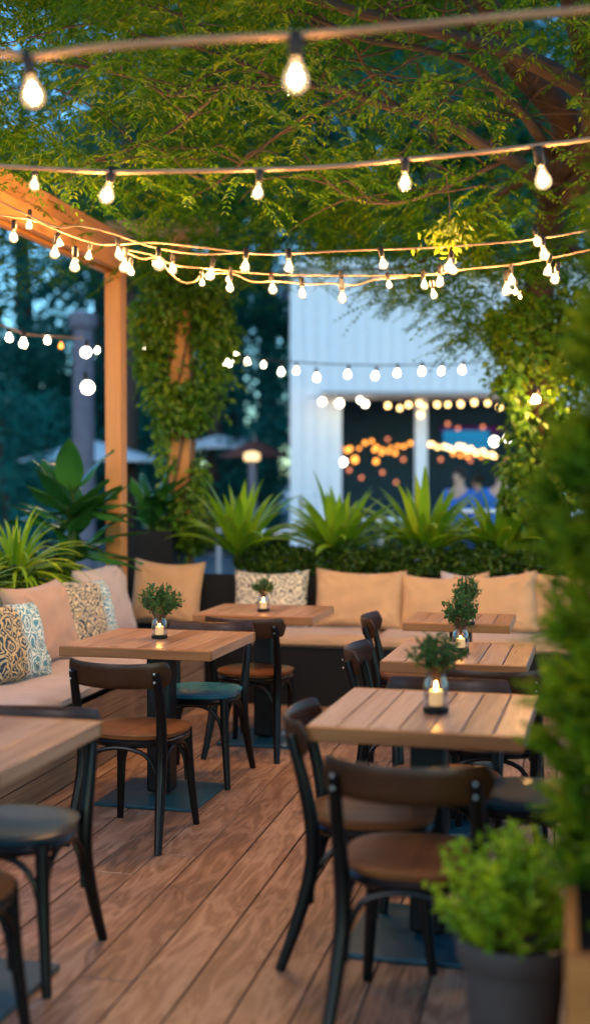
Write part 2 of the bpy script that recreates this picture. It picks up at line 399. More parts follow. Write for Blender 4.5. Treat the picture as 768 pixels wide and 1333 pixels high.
def dup(root, loc, rz, label=None, group=None, scale=None):
    def rec(o, par):
        c = o.copy(); COL.objects.link(c); c.parent = par
        for ch in kids(o): rec(ch, c)
        return c
    r = rec(root, None)
    r.location = loc; r.rotation_euler = (0, 0, rz)
    if label: r['label'] = label
    if group: r['group'] = group
    if scale: r.scale = scale
    return r

def np_mesh(name, V, Fq, smooth=False):
    me = bpy.data.meshes.new(name)
    V = np.asarray(V, dtype=np.float32); Fq = np.asarray(Fq, dtype=np.int32)
    k = Fq.shape[1]
    me.vertices.add(len(V)); me.vertices.foreach_set('co', V.ravel())
    me.loops.add(Fq.size); me.loops.foreach_set('vertex_index', Fq.ravel())
    me.polygons.add(len(Fq)); me.polygons.foreach_set('loop_start', np.arange(0, Fq.size, k, dtype=np.int32))
    me.polygons.foreach_set('use_smooth', np.full(len(Fq), smooth))
    me.update(calc_edges=True)
    return me

class MB:
    def __init__(s): s.v = []; s.f = []
    def add(s, vs, fs):
        n = len(s.v); s.v += [tuple(v) for v in vs]; s.f += [tuple(i + n for i in f) for f in fs]; return s
    def box(s, c, d, rz=0.0, mat4=None):
        x, y, z = [q / 2 for q in d]
        vs = [Vector((a * x, b * y, e * z)) for e in (-1, 1) for b in (-1, 1) for a in (-1, 1)]
        if rz: 
            m = Matrix.Rotation(rz, 3, 'Z'); vs = [m @ v for v in vs]
        vs = [v + Vector(c) for v in vs]
        if mat4 is not None: vs = [mat4 @ v for v in vs]
        return s.add(vs, [(0, 2, 3, 1), (4, 5, 7, 6), (0, 1, 5, 4), (2, 6, 7, 3), (0, 4, 6, 2), (1, 3, 7, 5)])
    def tube(s, pts, rad, n=10, sub=4, flat=None):
        pts = [Vector(p) for p in pts]
        if not isinstance(rad, (list, tuple)): rad = [rad] * len(pts)
        P, Q = [], []
        m = len(pts)
        if m > 2 and sub > 1:
            for i in range(m - 1):
                p0 = pts[max(i - 1, 0)]; p1 = pts[i]; p2 = pts[i + 1]; p3 = pts[min(i + 2, m - 1)]
                for k in range(sub):
                    t = k / sub
                    P.append(0.5 * ((2 * p1) + (p2 - p0) * t + (2 * p0 - 5 * p1 + 4 * p2 - p3) * t * t + (3 * p1 - p0 - 3 * p2 + p3) * t ** 3))
                    Q.append(rad[i] * (1 - t) + rad[i + 1] * t)
            P.append(pts[-1]); Q.append(rad[-1])
        else:
            P, Q = pts, list(rad)
        vs, fs = [], []
        t0 = (P[1] - P[0]).normalized()
        nrm = t0.orthogonal().normalized()
        for i, p in enumerate(P):
            t = (P[min(i + 1, len(P) - 1)] - P[max(i - 1, 0)]).normalized()
            nrm = (nrm - t * nrm.dot(t))
            nrm = nrm.normalized() if nrm.length > 1e-6 else t.orthogonal().normalized()
            b = t.cross(nrm)
            for k in range(n):
                a = 2 * math.pi * k / n
                vs.append(p + (nrm * math.cos(a) + b * math.sin(a)) * Q[i])
        for i in range(len(P) - 1):
            for k in range(n):
                fs.append((i * n + k, i * n + (k + 1) % n, (i + 1) * n + (k + 1) % n, (i + 1) * n + k))
        fs.append(tuple(range(n))[::-1]); fs.append(tuple((len(P) - 1) * n + k for k in range(n)))
        return s.add(vs, fs)
    def lathe(s, prof, n=24, c=(0, 0, 0), cap=True):
        vs, fs = [], []
        for r, z in prof:
            for k in range(n):
                a = 2 * math.pi * k / n
                vs.append((c[0] + r * math.cos(a), c[1] + r * math.sin(a), c[2] + z))
        for i in range(len(prof) - 1):
            for k in range(n):
                fs.append((i * n + k, i * n + (k + 1) % n, (i + 1) * n + (k + 1) % n, (i + 1) * n + k))
        if cap:
            fs.append(tuple(range(n))[::-1]); fs.append(tuple((len(prof) - 1) * n + k for k in range(n)))
        return s.add(vs, fs)
    def build(s, name, m, parent=None, bevel=0.0, smooth=True, ang=35):
        me = bpy.data.meshes.new(name)
        me.from_pydata(s.v, [], s.f); me.validate()
        me.materials.append(m)
        if smooth:
            me.shade_smooth()
            try: me.set_sharp_from_angle(angle=R(ang))
            except Exception: pass
        o = link(name, me, parent)
        if bevel:
            b = o.modifiers.new('bevel', 'BEVEL'); b.width = bevel; b.segments = 2; b.limit_method = 'ANGLE'
        return o

def rot_to(d):
    return np.array(Vector(d).to_track_quat('Y', 'Z').to_matrix())

def leaf_arrays(P, D, U, Ln, Wd, fold=0.25):
    """pointed folded leaves: base point, direction, up vector, length, width -> 4 vertices, 2 triangles each"""
    P = np.asarray(P, float); D = np.asarray(D, float); U = np.asarray(U, float)
    D /= np.linalg.norm(D, axis=1, keepdims=True) + 1e-9
    S = np.cross(D, U); S /= np.linalg.norm(S, axis=1, keepdims=True) + 1e-9
    Nn = np.cross(S, D)
    Ln = np.asarray(Ln).reshape(-1, 1); Wd = np.asarray(Wd).reshape(-1, 1)
    b = P; t = P + D * Ln - Nn * Ln * 0.08
    l = P + D * Ln * 0.45 + S * Wd * 0.5 + Nn * Wd * fold
    r = P + D * Ln * 0.45 - S * Wd * 0.5 + Nn * Wd * fold
    V = np.stack([b, l, t, r], 1).reshape(-1, 3)
    n = len(P); i = np.arange(n)[:, None] * 4
    Fq = np.concatenate([i + np.array([[0, 2, 1]]), i + np.array([[0, 3, 2]])], 1).reshape(-1, 3)
    return V, Fq

def leaf_obj(name, V, Fq, m, parent=None):
    me = np_mesh(name, V, Fq); me.materials.append(m)
    return link(name, me, parent)

def rvec(g, n):
    v = g.normal(size=(n, 3)); return v / np.linalg.norm(v, axis=1, keepdims=True)

# ================================================================== SETTING
g = MB()
g.add([(-600, -600, -0.16), (600, -600, -0.16), (600, 900, -0.16), (-600, 900, -0.16)], [(0, 1, 2, 3)])
tag(g.build('ground', M['ground'], smooth=False), kind='structure')

# deck: single boards with gaps, running away from the camera
dk = MB(); rr = random.Random(3)
x = -4.2
while x < 4.6:
    y = -1.5 - rr.random() * 2.5
    while y < 10.2:
        l = 2.6 + rr.random() * 2.2
        y1 = min(y + l, 10.25)
        dz = rr.uniform(-0.0012, 0.0012)
        dk.box((x + 0.0865, (y + y1) / 2, -0.014 + dz), (0.1665, y1 - y - 0.004, 0.028))
        y = y1
    x += 0.173
tag(dk.build('deck', M['deck'], bevel=0.0022), kind='structure')
sc_ = MB()
for i_ in range(51):
    for j_ in range(20):
        for q_ in (-0.055, 0.055):
            sc_.lathe([(0.0035, 0.0004), (0.0028, 0.0012)], 6, c=(-4.2 + i_ * 0.173 + 0.0865 + q_, -0.9 + j_ * 0.56, 0.0))
tag(sc_.build('deck_screws', M['bark'], smooth=False), kind='structure')
ub = MB(); ub.box((0.2, 4.2, -0.10), (9.0, 12.2, 0.12))
tag(ub.build('deck_base', M['under'], smooth=False), kind='structure')

# ================================================================== BENCHES
SEAT = 0.39
BU = -2.38            # front face of the side bench
BV = 7.95             # front face of the back bench
b = thing('wooden_bench', 'long brown plank bench along the left side of the deck', 'bench', (BU - 0.3, 6.2, 0))
m_ = MB()
for k in range(3):
    z0 = 0.008 + k * 0.119
    m_.box((0.3 - 0.0125, -0.35, z0 + 0.0575), (0.025, 4.15, 0.115))
m_.build('front_panel', M['benchwood'], b, bevel=0.003)
m_ = MB()
for k in range(4):
    m_.box((0.19 - k * 0.15 - 0.02, -0.35, SEAT - 0.012), (0.145, 4.15, 0.024))
m_.build('seat_board', M['benchwood'], b, bevel=0.003)
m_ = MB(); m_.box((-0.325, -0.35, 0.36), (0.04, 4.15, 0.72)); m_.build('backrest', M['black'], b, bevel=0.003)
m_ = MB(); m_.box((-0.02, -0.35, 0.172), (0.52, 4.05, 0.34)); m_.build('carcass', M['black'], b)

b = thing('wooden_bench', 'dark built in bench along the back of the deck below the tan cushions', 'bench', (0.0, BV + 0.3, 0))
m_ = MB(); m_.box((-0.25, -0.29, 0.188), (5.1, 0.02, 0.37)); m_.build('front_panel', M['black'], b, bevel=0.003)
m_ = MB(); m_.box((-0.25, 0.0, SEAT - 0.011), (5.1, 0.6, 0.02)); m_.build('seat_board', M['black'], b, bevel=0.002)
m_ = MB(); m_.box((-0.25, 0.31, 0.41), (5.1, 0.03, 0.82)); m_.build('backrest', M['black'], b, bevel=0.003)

def pad_mesh(lx, ly, lz, seed):
    """seat pad: rounded, slightly uneven box"""
    gg = np.random.default_rng(seed); nx, ny = max(6, int(lx / 0.06)), max(6, int(ly / 0.06))
    def prof(u):                                       # edge roll
        return 1 - (1 - np.clip((1 - abs(u)) / 0.12, 0, 1)) ** 2.5
    vs = []; fs = []
    ph = gg.uniform(0, 6, 6)
    for side in (1, -1):
        for i in range(nx + 1):
            for j in range(ny + 1):
                u = -1 + 2 * i / nx; v = -1 + 2 * j / ny
                u = math.copysign(abs(u) ** 0.8, u); v = math.copysign(abs(v) ** 0.8, v)
                e = (float(prof(u * lx / max(lx, ly))) if False else 1)
                du = (1 - abs(u)) * lx / 2; dv = (1 - abs(v)) * ly / 2; dd = min(du, dv)
                k = 1 - max(0, 1 - dd / 0.035) ** 2
                z = lz / 2 * (0.35 + 0.65 * k)
                if side > 0: z += 0.006 * math.sin(u * lx * 4 + ph[0]) * math.sin(v * ly * 7 + ph[1]) * k + 0.004 * math.sin(u * lx * 11 + ph[2] + v * 5)
                vs.append((u * lx / 2, v * ly / 2, side * z))
    n1 = (nx + 1) * (ny + 1)
    q = lambda i, j: i * (ny + 1) + j
    for i in range(nx):
        for j in range(ny):
            fs.append((q(i, j), q(i + 1, j), q(i + 1, j + 1), q(i, j + 1)))
            fs.append((n1 + q(i, j), n1 + q(i, j + 1), n1 + q(i + 1, j + 1), n1 + q(i + 1, j)))
    edge = [(i, 0) for i in range(nx)] + [(nx, j) for j in range(ny)] + [(i, ny) for i in range(nx, 0, -1)] + [(0, j) for j in range(ny, 0, -1)]
    for a, bb in zip(edge, edge[1:] + edge[:1]):
        fs.append((q(*a), n1 + q(*a), n1 + q(*bb), q(*bb)))
    m = MB(); m.add(vs, fs); return m

def pad(name_lab, c, dims, m, seed):
    o = pad_mesh(*dims, seed).build('seat_cushion', m, None, ang=60)
    o.location = c
    tag(o, name_lab, 'seat cushion', 'seat cushions along the benches')
    return o
PADT = 0.085
pad('pale grey seat cushion on the left bench, nearest the camera with its end showing', (BU - 0.25, 5.82, SEAT + PADT / 2), (0.56, 1.5, PADT), M['seatpad'], 1)
pad('pale seat cushion on the left bench, running into the corner behind the first table', (BU - 0.25, 7.24, SEAT + PADT / 2), (0.56, 1.32, PADT), M['seatpad'], 2)
pad('tan seat cushion on the back bench at the corner', (-1.95, BV + 0.24, SEAT + PADT / 2), (1.4, 0.56, PADT), M['seatpad_tan'], 3)
pad('tan seat cushion on the back bench under the large plain cushion, in the middle', (-0.35, BV + 0.24, SEAT + PADT / 2), (1.78, 0.56, PADT), M['seatpad_tan'], 4)
pad('tan seat cushion on the back bench behind the right tables', (1.42, BV + 0.24, SEAT + PADT / 2), (1.74, 0.56, PADT), M['seatpad_tan'], 5)

def U(x, v):
    k = (x - CX) / F_PX
    return v * (k * math.cos(YAW) - math.sin(YAW)) / (k * math.sin(YAW) + math.cos(YAW))

def pillow(w, h, t, seed, m, lab, loc, rz, tilt, roll=0.0, sag=0.0, cat='cushion', group='loose cushions on the corner bench'):
    gg = random.Random(seed); n = 26; vs = []; fs = []
    ph = [gg.uniform(0, 6) for _ in range(8)]
    for side in (1, -1):
        for i in range(n + 1):
            for j in range(n + 1):
                u = -1 + 2 * i / n; v = -1 + 2 * j / n
                th = (max(0, 1 - u ** 4) * max(0, 1 - v ** 4)) ** 0.42
                th *= 1 + 0.05 * math.sin(3 * u + ph[0]) * math.cos(2.5 * v + ph[1])
                # corners stay sharp, edges pull in
                px = u * w / 2 * (1 - 0.055 * (1 - v * v) * abs(u) ** 3)
                pz = v * h / 2 * (1 - 0.055 * (1 - u * u) * abs(v) ** 3)
                pz -= sag * h * (1 - u * u) * max(0, v) ** 2      # the top edge sinks in the middle
                wr = 0.0
                for (cx_, cz_) in ((-1, -1), (1, -1), (-1, 1), (1, 1)):
                    dd = math.hypot(u - cx_, v - cz_); an = math.atan2(v - cz_, u - cx_)
                    wr += 0.010 * math.sin(an * 14 + ph[2] + cx_) * math.exp(-((dd - 0.45) / 0.3) ** 2)
                wr += (0.005 * math.sin(5 * u + 3 * v + ph[3]) + 0.004 * math.sin(9 * v - 4 * u + ph[4])) * th
                vs.append((px, side * (th * t / 2 + wr * min(1, th * 2)), pz + h / 2))
    N1 = (n + 1) ** 2; q = lambda i, j: i * (n + 1) + j
    for i in range(n):
        for j in range(n):
            fs.append((q(i, j), q(i, j + 1), q(i + 1, j + 1), q(i + 1, j)))
            fs.append((N1 + q(i, j), N1 + q(i + 1, j), N1 + q(i + 1, j + 1), N1 + q(i, j + 1)))
    mb = MB(); mb.add(vs, fs)
    o = mb.build('cushion', m, None, ang=180)
    wm = o.modifiers.new('weld', 'WELD'); wm.merge_threshold = 0.0005
    ob = MB(); o.location = loc
    o.rotation_mode = 'XYZ'
    o.matrix_world = Matrix.Translation(loc) @ Matrix.Rotation(rz, 4, 'Z') @ Matrix.Rotation(tilt, 4, 'X') @ Matrix.Rotation(roll, 4, 'Y')
    tag(o, lab, cat, group)
    # seam
    s_ = MB(); pts = []
    for k in range(4 * n):
        e, r_ = divmod(k, n); tt = -1 + 2 * r_ / n
        u, v = [(tt, -1), (1, tt), (-tt, 1), (-1, -tt)][e]
        px = u * w / 2 * (1 - 0.055 * (1 - v * v) * abs(u) ** 3); pz = v * h / 2 * (1 - 0.055 * (1 - u * u) * abs(v) ** 3) - sag * h * (1 - u * u) * max(0, v) ** 2
        pts.append((px, 0, pz + h / 2))
    pts.append(pts[0])
    s_.tube(pts, 0.0035, n=5, sub=1).build('piping', m, o)
    return o

TOPP = SEAT + PADT
SU = BU - 0.5         # where the side cushions stand
# side bench, facing +x
pillow(0.44, 0.42, 0.15, 1, M['ikat_a'], 'teal and gold ornamental cushion leaning on the beige one at the left edge', (BU - 0.34, 5.84, TOPP - 0.01), R(90 - 14), R(-20), R(4))
pillow(0.66, 0.47, 0.19, 2, M['pink'], 'large plain rose beige cushion between the two ornamental ones on the left bench', (SU + 0.05, 6.42, TOPP - 0.01), R(90 - 4), R(-16), sag=0.03)
pillow(0.46, 0.45, 0.15, 3, M['ikat_b'], 'navy, cream and teal ornamental cushion behind the first table', (BU - 0.36, 6.88, TOPP - 0.01), R(90 - 16), R(-18), R(3))
pillow(0.60, 0.50, 0.17, 4, M['lilac'], 'pale grey cushion standing before the wooden post', (SU + 0.05, 7.42, TOPP - 0.01), R(90 - 6), R(-15), R(-2), sag=0.02)
# back bench, facing -y
BK = BV + 0.45
pillow(0.52, 0.47, 0.21, 5, M['tan'], 'tall tan cushion in the corner right of the wooden post', (U(214, BK), BK - 0.03, TOPP - 0.01), R(4), R(-14), R(3), sag=0.05)
pillow(0.54, 0.40, 0.14, 6, M['ikat_c'], 'cream cushion with dark diamond print behind the back left table', (U(351, BK), BK, TOPP - 0.005), R(0), R(-14), R(-1), sag=0.05)
pillow(0.64, 0.42, 0.21, 7, M['tan'], 'wide plain tan cushion in the middle of the back bench', (U(466, BK), BK, TOPP - 0.01), R(0), R(-14), R(1), sag=0.05)
pillow(0.62, 0.41, 0.20, 8, M['tan'], 'slumped tan cushion right of the wide one, behind the back right table', (U(578, BK), BK, TOPP - 0.01), R(-2), R(-14), R(-2), sag=0.09)
pillow(0.5, 0.40, 0.15, 9, M['lilac'], 'pale grey cushion squeezed between tan ones on the back bench', (U(618, BK), BK + 0.04, TOPP - 0.005), R(3), R(-12), R(2), sag=0.06)
pillow(0.56, 0.42, 0.17, 10, M['tan'], 'tan cushion leaning right behind the plant jars of the right tables', (U(648, BK), BK - 0.08, TOPP - 0.01), R(-6), R(-16), R(-5), sag=0.05)
pillow(0.56, 0.42, 0.17, 11, M['tan'], 'tan cushion at the right end of the back bench, half behind the conifer', (U(735, BK), BK, TOPP - 0.01), R(0), R(-14), R(2), sag=0.05)

# ================================================================== PLANTERS
def planter(lab, c, d, m, z0=0.0, name='planter_box'):
    t = thing(name, lab, 'planter', (c[0], c[1], z0))
    mb = MB(); x_, y_, z_ = d; w = 0.025
    mb.box((0, -y_ / 2 + w / 2, z_ / 2), (x_, w, z_)); mb.box((0, y_ / 2 - w / 2, z_ / 2), (x_, w, z_))
    mb.box((-x_ / 2 + w / 2, 0, z_ / 2), (w, y_ - 2 * w, z_)); mb.box((x_ / 2 - w / 2, 0, z_ / 2), (w, y_ - 2 * w, z_))
    mb.build('box', m, t, bevel=0.003)
    s = MB(); s.box((0, 0, z_ / 2 - 0.03), (x_ - 2 * w - 0.002, y_ - 2 * w - 0.002, z_ - 0.07)); s.build('soil', M['soil'], t)
    return t
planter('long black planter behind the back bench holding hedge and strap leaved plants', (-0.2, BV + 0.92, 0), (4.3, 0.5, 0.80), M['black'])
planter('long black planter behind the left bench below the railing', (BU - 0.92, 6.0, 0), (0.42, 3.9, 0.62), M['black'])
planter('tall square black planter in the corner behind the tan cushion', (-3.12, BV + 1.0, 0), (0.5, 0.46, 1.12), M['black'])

# black metal railing behind the side planter
t = thing('metal_railing', 'low black metal railing with thin uprights behind the left plants', 'railing', (BU - 1.2, 6.6, 0))
mb = MB(); mb.box((0, 0, 1.0), (0.05, 3.4, 0.035)); mb.box((0, 0, 0.55), (0.035, 3.4, 0.025)); mb.build('rail', M['black'], t, bevel=0.003)
mb = MB()
for k in range(46): mb.box((0, -1.66 + k * 0.0735, 0.76), (0.014, 0.02, 0.46))
mb.build('upright', M['black'], t)
for k in (-1.66, 0, 1.66):
    mb = MB(); mb.box((0, k, 0.5), (0.045, 0.045, 1.0)); mb.build('post', M['black'], t, bevel=0.003)

# ================================================================== PERGOLA
PU, PV = -3.04, 8.02
t = thing('pergola_frame', 'orange pine post carrying a long double beam, left of the deck', 'pergola', (PU, PV, 0))
mb = MB(); mb.box((0.0, 0, 1.46), (0.115, 0.125, 2.92)); mb.build('post', M['pine_z'], t, bevel=0.006)
mb = MB(); mb.box((-0.02, -3.25, 3.12), (0.09, 6.9, 0.17)); mb.build('beam', M['pine'], t, bevel=0.006)
mb = MB(); mb.box((0.055, -3.25, 2.985), (0.055, 6.75, 0.13)); mb.build('beam', M['pine'], t, bevel=0.005)
mb = MB(); mb.box((-0.055, -3.25, 2.975), (0.05, 6.7, 0.11)); mb.build('beam', M['pine'], t, bevel=0.005)

p = W(236, 560, 9.6)
VPU, VPV = p.x, p.y
t = thing('vine_post', 'rough orange post wrapped in climbing vine, with short cross bar on top', 'post', (VPU, VPV, 0), R(6))
mb = MB(); mb.box((0, 0, 1.7), (0.16, 0.16, 3.4)); mb.build('post', M['pine_z'], t, bevel=0.01)
mb = MB(); mb.box((-0.18, 0, 3.46), (0.95, 0.12, 0.12)); mb.build('cross_bar', M['pine_x'], t, bevel=0.008)

# ================================================================== TABLES
def make_table(name, label, loc, rz, sx, sy, planks, base=0.46, gap=0.004):
    t = thing(name, label, 'table', loc, rz, 'square pedestal tables on the deck')
    mb = MB(); w = sx / planks; rr = random.Random(int(sx * 1000 + loc[0] * 77))
    for k in range(planks):
        mb.box((-sx / 2 + w * (k + 0.5), 0, 0.7275 + rr.uniform(-0.0006, 0.0006)), (w - gap, sy - 0.05, 0.045))
    mb.build('tabletop', M['table'], t, bevel=0.0025)
    for s in (-1, 1):
        mb = MB(); mb.box((0, s * (sy / 2 - 0.0125), 0.7273), (sx - 0.002, 0.0245, 0.0446)); mb.build('edge_band', M['table_x'], t, bevel=0.003)
    mb = MB(); mb.box((0, 0, 0.36), (0.115, 0.115, 0.66)); mb.build('pedestal', M['plate'], t, bevel=0.012)
    mb = MB(); mb.box((0, 0, 0.694), (sx * 0.62, 0.06, 0.022)); mb.box((0, 0, 0.6935), (0.06, sy * 0.62, 0.0205)); mb.build('bracket', M['plate'], t, bevel=0.003)
    mb = MB(); mb.box((0, 0, 0.009), (base, base, 0.018)); mb.build('base_plate', M['sky_sheen_plate'], t, bevel=0.005)
    return t
TR = R(-1.5)
def T(lat, d): return cf(lat, d)
T1 = make_table('wooden_table', 'square brown wooden table beside the left bench, with blue chair seat behind it', T(-0.63, 5.80), R(-1.5), 0.72, 0.72, 6, 0.49)
T2 = make_table('wooden_table', 'wooden table before the back bench at the diamond print cushion', T(-0.17, 7.08), R(-0.5), 0.68, 0.64, 6)
T3 = make_table('wooden_table', 'furthest of the three right tables, before the tan cushions', T(0.90, 6.66), R(-1), 0.56, 0.54, 6)
T4 = make_table('wooden_table', 'middle one of the three right tables', T(0.725, 5.34), R(-1.5), 0.60, 0.70, 6, gap=0.005)
T5 = make_table('wooden_table', 'large front right table above the turquoise lit base plate', T(0.44, 4.0), R(-2), 0.66, 0.74, 7, 0.49, gap=0.005)
T6 = make_table('wooden_table', 'thick wooden table cut by the left edge of the photo', T(-1.02, 3.55), R(-1), 0.70, 0.72, 6, 0.5)

# ================================================================== CHAIRS
def make_chair():
    t = thing('bentwood_chair', 'chair', 'chair', (0, 0, 0), 0, 'bentwood cafe chairs round the tables')
    # seat: rounded shield, dished
    nr, na = 8, 40; vs = []; fs = []
    def rim(a):
        c_, s_ = math.cos(a), math.sin(a)
        k = (abs(c_) ** 2.7 + abs(s_) ** 2.7) ** (-1 / 2.7)
        return 0.205 * k * c_ * (1 + 0.05 * s_), 0.2 * k * s_
    for side in (1, -1):
        for i in range(nr + 1):
            rr_ = i / nr
            for k in range(na):
                x_, y_ = rim(2 * math.pi * k / na)
                f = rr_ if side > 0 else rr_ * 0.965
                z = (-0.010 * (1 - rr_ ** 2) - (0.008 * max(0, rr_ - 0.86) / 0.14 if rr_ > 0.86 else 0)) if side > 0 else -0.026
                vs.append((x_ * f, y_ * f, 0.462 + z))
    n1 = (nr + 1) * na
    for i in range(nr):
        for k in range(na):
            k2 = (k + 1) % na
            fs.append((i * na + k, (i + 1) * na + k, (i + 1) * na + k2, i * na + k2))
            fs.append((n1 + i * na + k, n1 + i * na + k2, n1 + (i + 1) * na + k2, n1 + (i + 1) * na + k))
    for k in range(na):
        k2 = (k + 1) % na
        fs.append((nr * na + k, n1 + nr * na + k, n1 + nr * na + k2, nr * na + k2))
    m = MB(); m.add(vs, fs); m.build('seat', M['seat'], t, ang=50)
    # ring under the seat
    ring = []
    for k in range(33):
        x_, y_ = rim(2 * math.pi * k / 32); ring.append((x_ * 0.90, y_ * 0.90, 0.418))
    m = MB(); m.tube(ring, 0.017, n=8, sub=1); m.build('seat_frame', M['dark'], t)
    for s in (-1, 1):
        m = MB(); m.tube([(s * 0.205, -0.275, 0.0), (s * 0.190, -0.225, 0.14), (s * 0.178, -0.182, 0.30), (s * 0.180, -0.178, 0.43), (s * 0.187, -0.205, 0.58), (s * 0.186, -0.243, 0.72)],
                         [0.0155, 0.020, 0.0235, 0.024, 0.020, 0.0165], n=12); m.build('rear_leg', M['dark'], t)
        m = MB(); m.tube([(s * 0.155, 0.150, 0.435), (s * 0.163, 0.163, 0.25), (s * 0.182, 0.190, 0.0)], [0.0225, 0.0195, 0.0145], n=12); m.build('front_leg', M['dark'], t)
        # side arch
        m = MB(); m.tube([(s * 0.180, -0.188, 0.20), (s * 0.176, -0.165, 0.30), (s * 0.172, -0.10, 0.375), (s * 0.168, 0.0, 0.398), (s * 0.165, 0.09, 0.375), (s * 0.163, 0.145, 0.30), (s * 0.166, 0.158, 0.20)], 0.010, n=8); m.build('brace', M['dark'], t)
    for y0, xx in ((-0.182, 0.17), (0.157, 0.152)):
        m = MB(); m.tube([(-xx, y0, 0.20), (-xx + 0.012, y0, 0.30), (-xx + 0.06, y0, 0.375), (0, y0, 0.400), (xx - 0.06, y0, 0.375), (xx - 0.012, y0, 0.30), (xx, y0, 0.20)], 0.010, n=8); m.build('brace', M['dark'], t)
    # curved top rail
    na_, nh = 30, 8; vs = []; fs = []
    for side in (1, -1):
        for i in range(na_ + 1):
            u = -1 + 2 * i / na_
            a = u * R(62)
            cx_ = 0.228 * math.sin(a) / math.sin(R(62)); cy_ = -0.272 + 0.085 * (1 - math.cos(a)) / (1 - math.cos(R(62)))
            e = max(0.0, (abs(u) - 0.86) / 0.14); hh = 0.052 * math.sqrt(max(0.02, 1 - e * e))
            nx_, ny_ = math.sin(a) * 0.55, -math.cos(a)
            for j in range(nh + 1):
                v = -1 + 2 * j / nh
                th = 0.0085 * math.sqrt(max(0.06, 1 - v ** 6)) * (1 - 0.3 * e)
                zc = 0.708 + 0.010 * u * u + v * hh
                lean = -0.16 * (v * hh)
                vs.append((cx_ + nx_ * side * th, cy_ + ny_ * side * th + lean, zc))
    n1 = (na_ + 1) * (nh + 1); q = lambda i, j: i * (nh + 1) + j
    for i in range(na_):
        for j in range(nh):
            fs.append((q(i, j), q(i + 1, j), q(i + 1, j + 1), q(i, j + 1)))
            fs.append((n1 + q(i, j), n1 + q(i, j + 1), n1 + q(i + 1, j + 1), n1 + q(i + 1, j)))
    edge = [(i, 0) for i in range(na_)] + [(na_, j) for j in range(nh)] + [(i, nh) for i in range(na_, 0, -1)] + [(0, j) for j in range(nh, 0, -1)]
    for a, bb in zip(edge, edge[1:] + edge[:1]):
        fs.append((q(*a), n1 + q(*a), n1 + q(*bb), q(*bb)))
    m = MB(); m.add(vs, fs); rail = m.build('top_rail', M['rail'], t, ang=60)
    for s in (-1, 1):
        for z in (0.69, 0.725):
            m = MB(); m.tube([(s * 0.187, -0.262 + (0.70 - z) * 0.1, z), (s * 0.187, -0.2655 + (0.70 - z) * 0.1, z)], 0.0042, n=8); m.build('bolt', M['bolt'], t)
        m = MB(); m.tube([(s * 0.18, -0.197, 0.425), (s * 0.18, -0.2005, 0.425)], 0.0045, n=8); m.build('bolt', M['bolt'], t)
    return t
chair0 = make_chair()
first = [True]
def place_chair(lat, d, face, lab, seatmat=None):
    """face: degrees clockwise from the deck's long axis (0 = looks away from the camera)"""
    p = cf(lat, d)
    if first[0]:
        first[0] = False; o = chair0; o.location = p; o.rotation_euler = (0, 0, R(-face)); o['label'] = lab
    else:
        o = dup(chair0, p, R(-face), lab)
    if seatmat:
        for c in kids(o):
            if c.name.split('.')[0] == 'seat': c.data = c.data.copy(); c.data.materials[0] = M[seatmat]; c['label'] = 'seat with blue sky sheen painted in' if seatmat == 'seat_sky_sheen' else 'seat with dark teal sky sheen painted in'
    return o
place_chair(-0.66, 5.20, 5, 'brown seated chair with its back to us at the near side of the left table')
place_chair(-0.47, 6.14, 178, 'chair with blue shining seat tucked under the far side of the left table', 'seat_sky_sheen')
place_chair(-0.22, 6.78, 3, 'chair with its back to us at the back left table')
place_chair(-0.87, 3.74, 176, 'chair with dark blue shining seat behind the table cut by the left edge', 'seat_dark_sky_sheen')
place_chair(-0.94, 3.12, 2, 'chair at the very left edge, only a corner of its seat showing')
place_chair(0.345, 3.42, 2, 'nearest chair, its wide back turned to us before the front right table')
place_chair(0.25, 3.90, 84, 'chair at the left side of the front right table, seen from its side')
place_chair(0.80, 4.10, -90, 'chair with teal sky sheen painted on its seat at the right side of the front right table', 'seat_dark_sky_sheen')
place_chair(0.52, 4.32, 180, 'chair facing us at the far side of the front right table')
place_chair(0.82, 5.00, 4, 'chair with its back to us between the front and middle right tables')
place_chair(0.50, 5.42, 88, 'chair with curved back at the left side of the middle right table')
place_chair(0.64, 6.66, 86, 'chair at the left side of the furthest right table')

# ================================================================== JARS WITH CANDLES, SPRIGS
def make_jar():
    t = thing('candle_jar', 'jar', 'candle jar', (0, 0, 0), 0, 'glass candle jars on the tables')
    m = MB(); m.lathe([(0.0345, 0.004), (0.037, 0.016), (0.0375, 0.06), (0.035, 0.080), (0.0300, 0.092), (0.0305, 0.104)], 32, cap=False); m.build('glass', M['jarglass'], t, ang=60)
    m = MB(); m.lathe([(0.034, 0.0), (0.0375, 0.002), (0.0380, 0.015), (0.034, 0.018)], 32); m.build('base', M['black'], t)
    c = MB(); c.lathe([(0.0195, 0.0185), (0.0200, 0.020), (0.0200, 0.056), (0.017, 0.058), (0.012, 0.055)], 24); c = c.build('candle', M['wax'], t)
    f = MB(); f.lathe([(0.0006, 0.056), (0.0035, 0.062), (0.0042, 0.067), (0.0026, 0.076), (0.0004, 0.084)], 12); f.build('flame', M['flame'], c)
    return t
jar0 = make_jar()
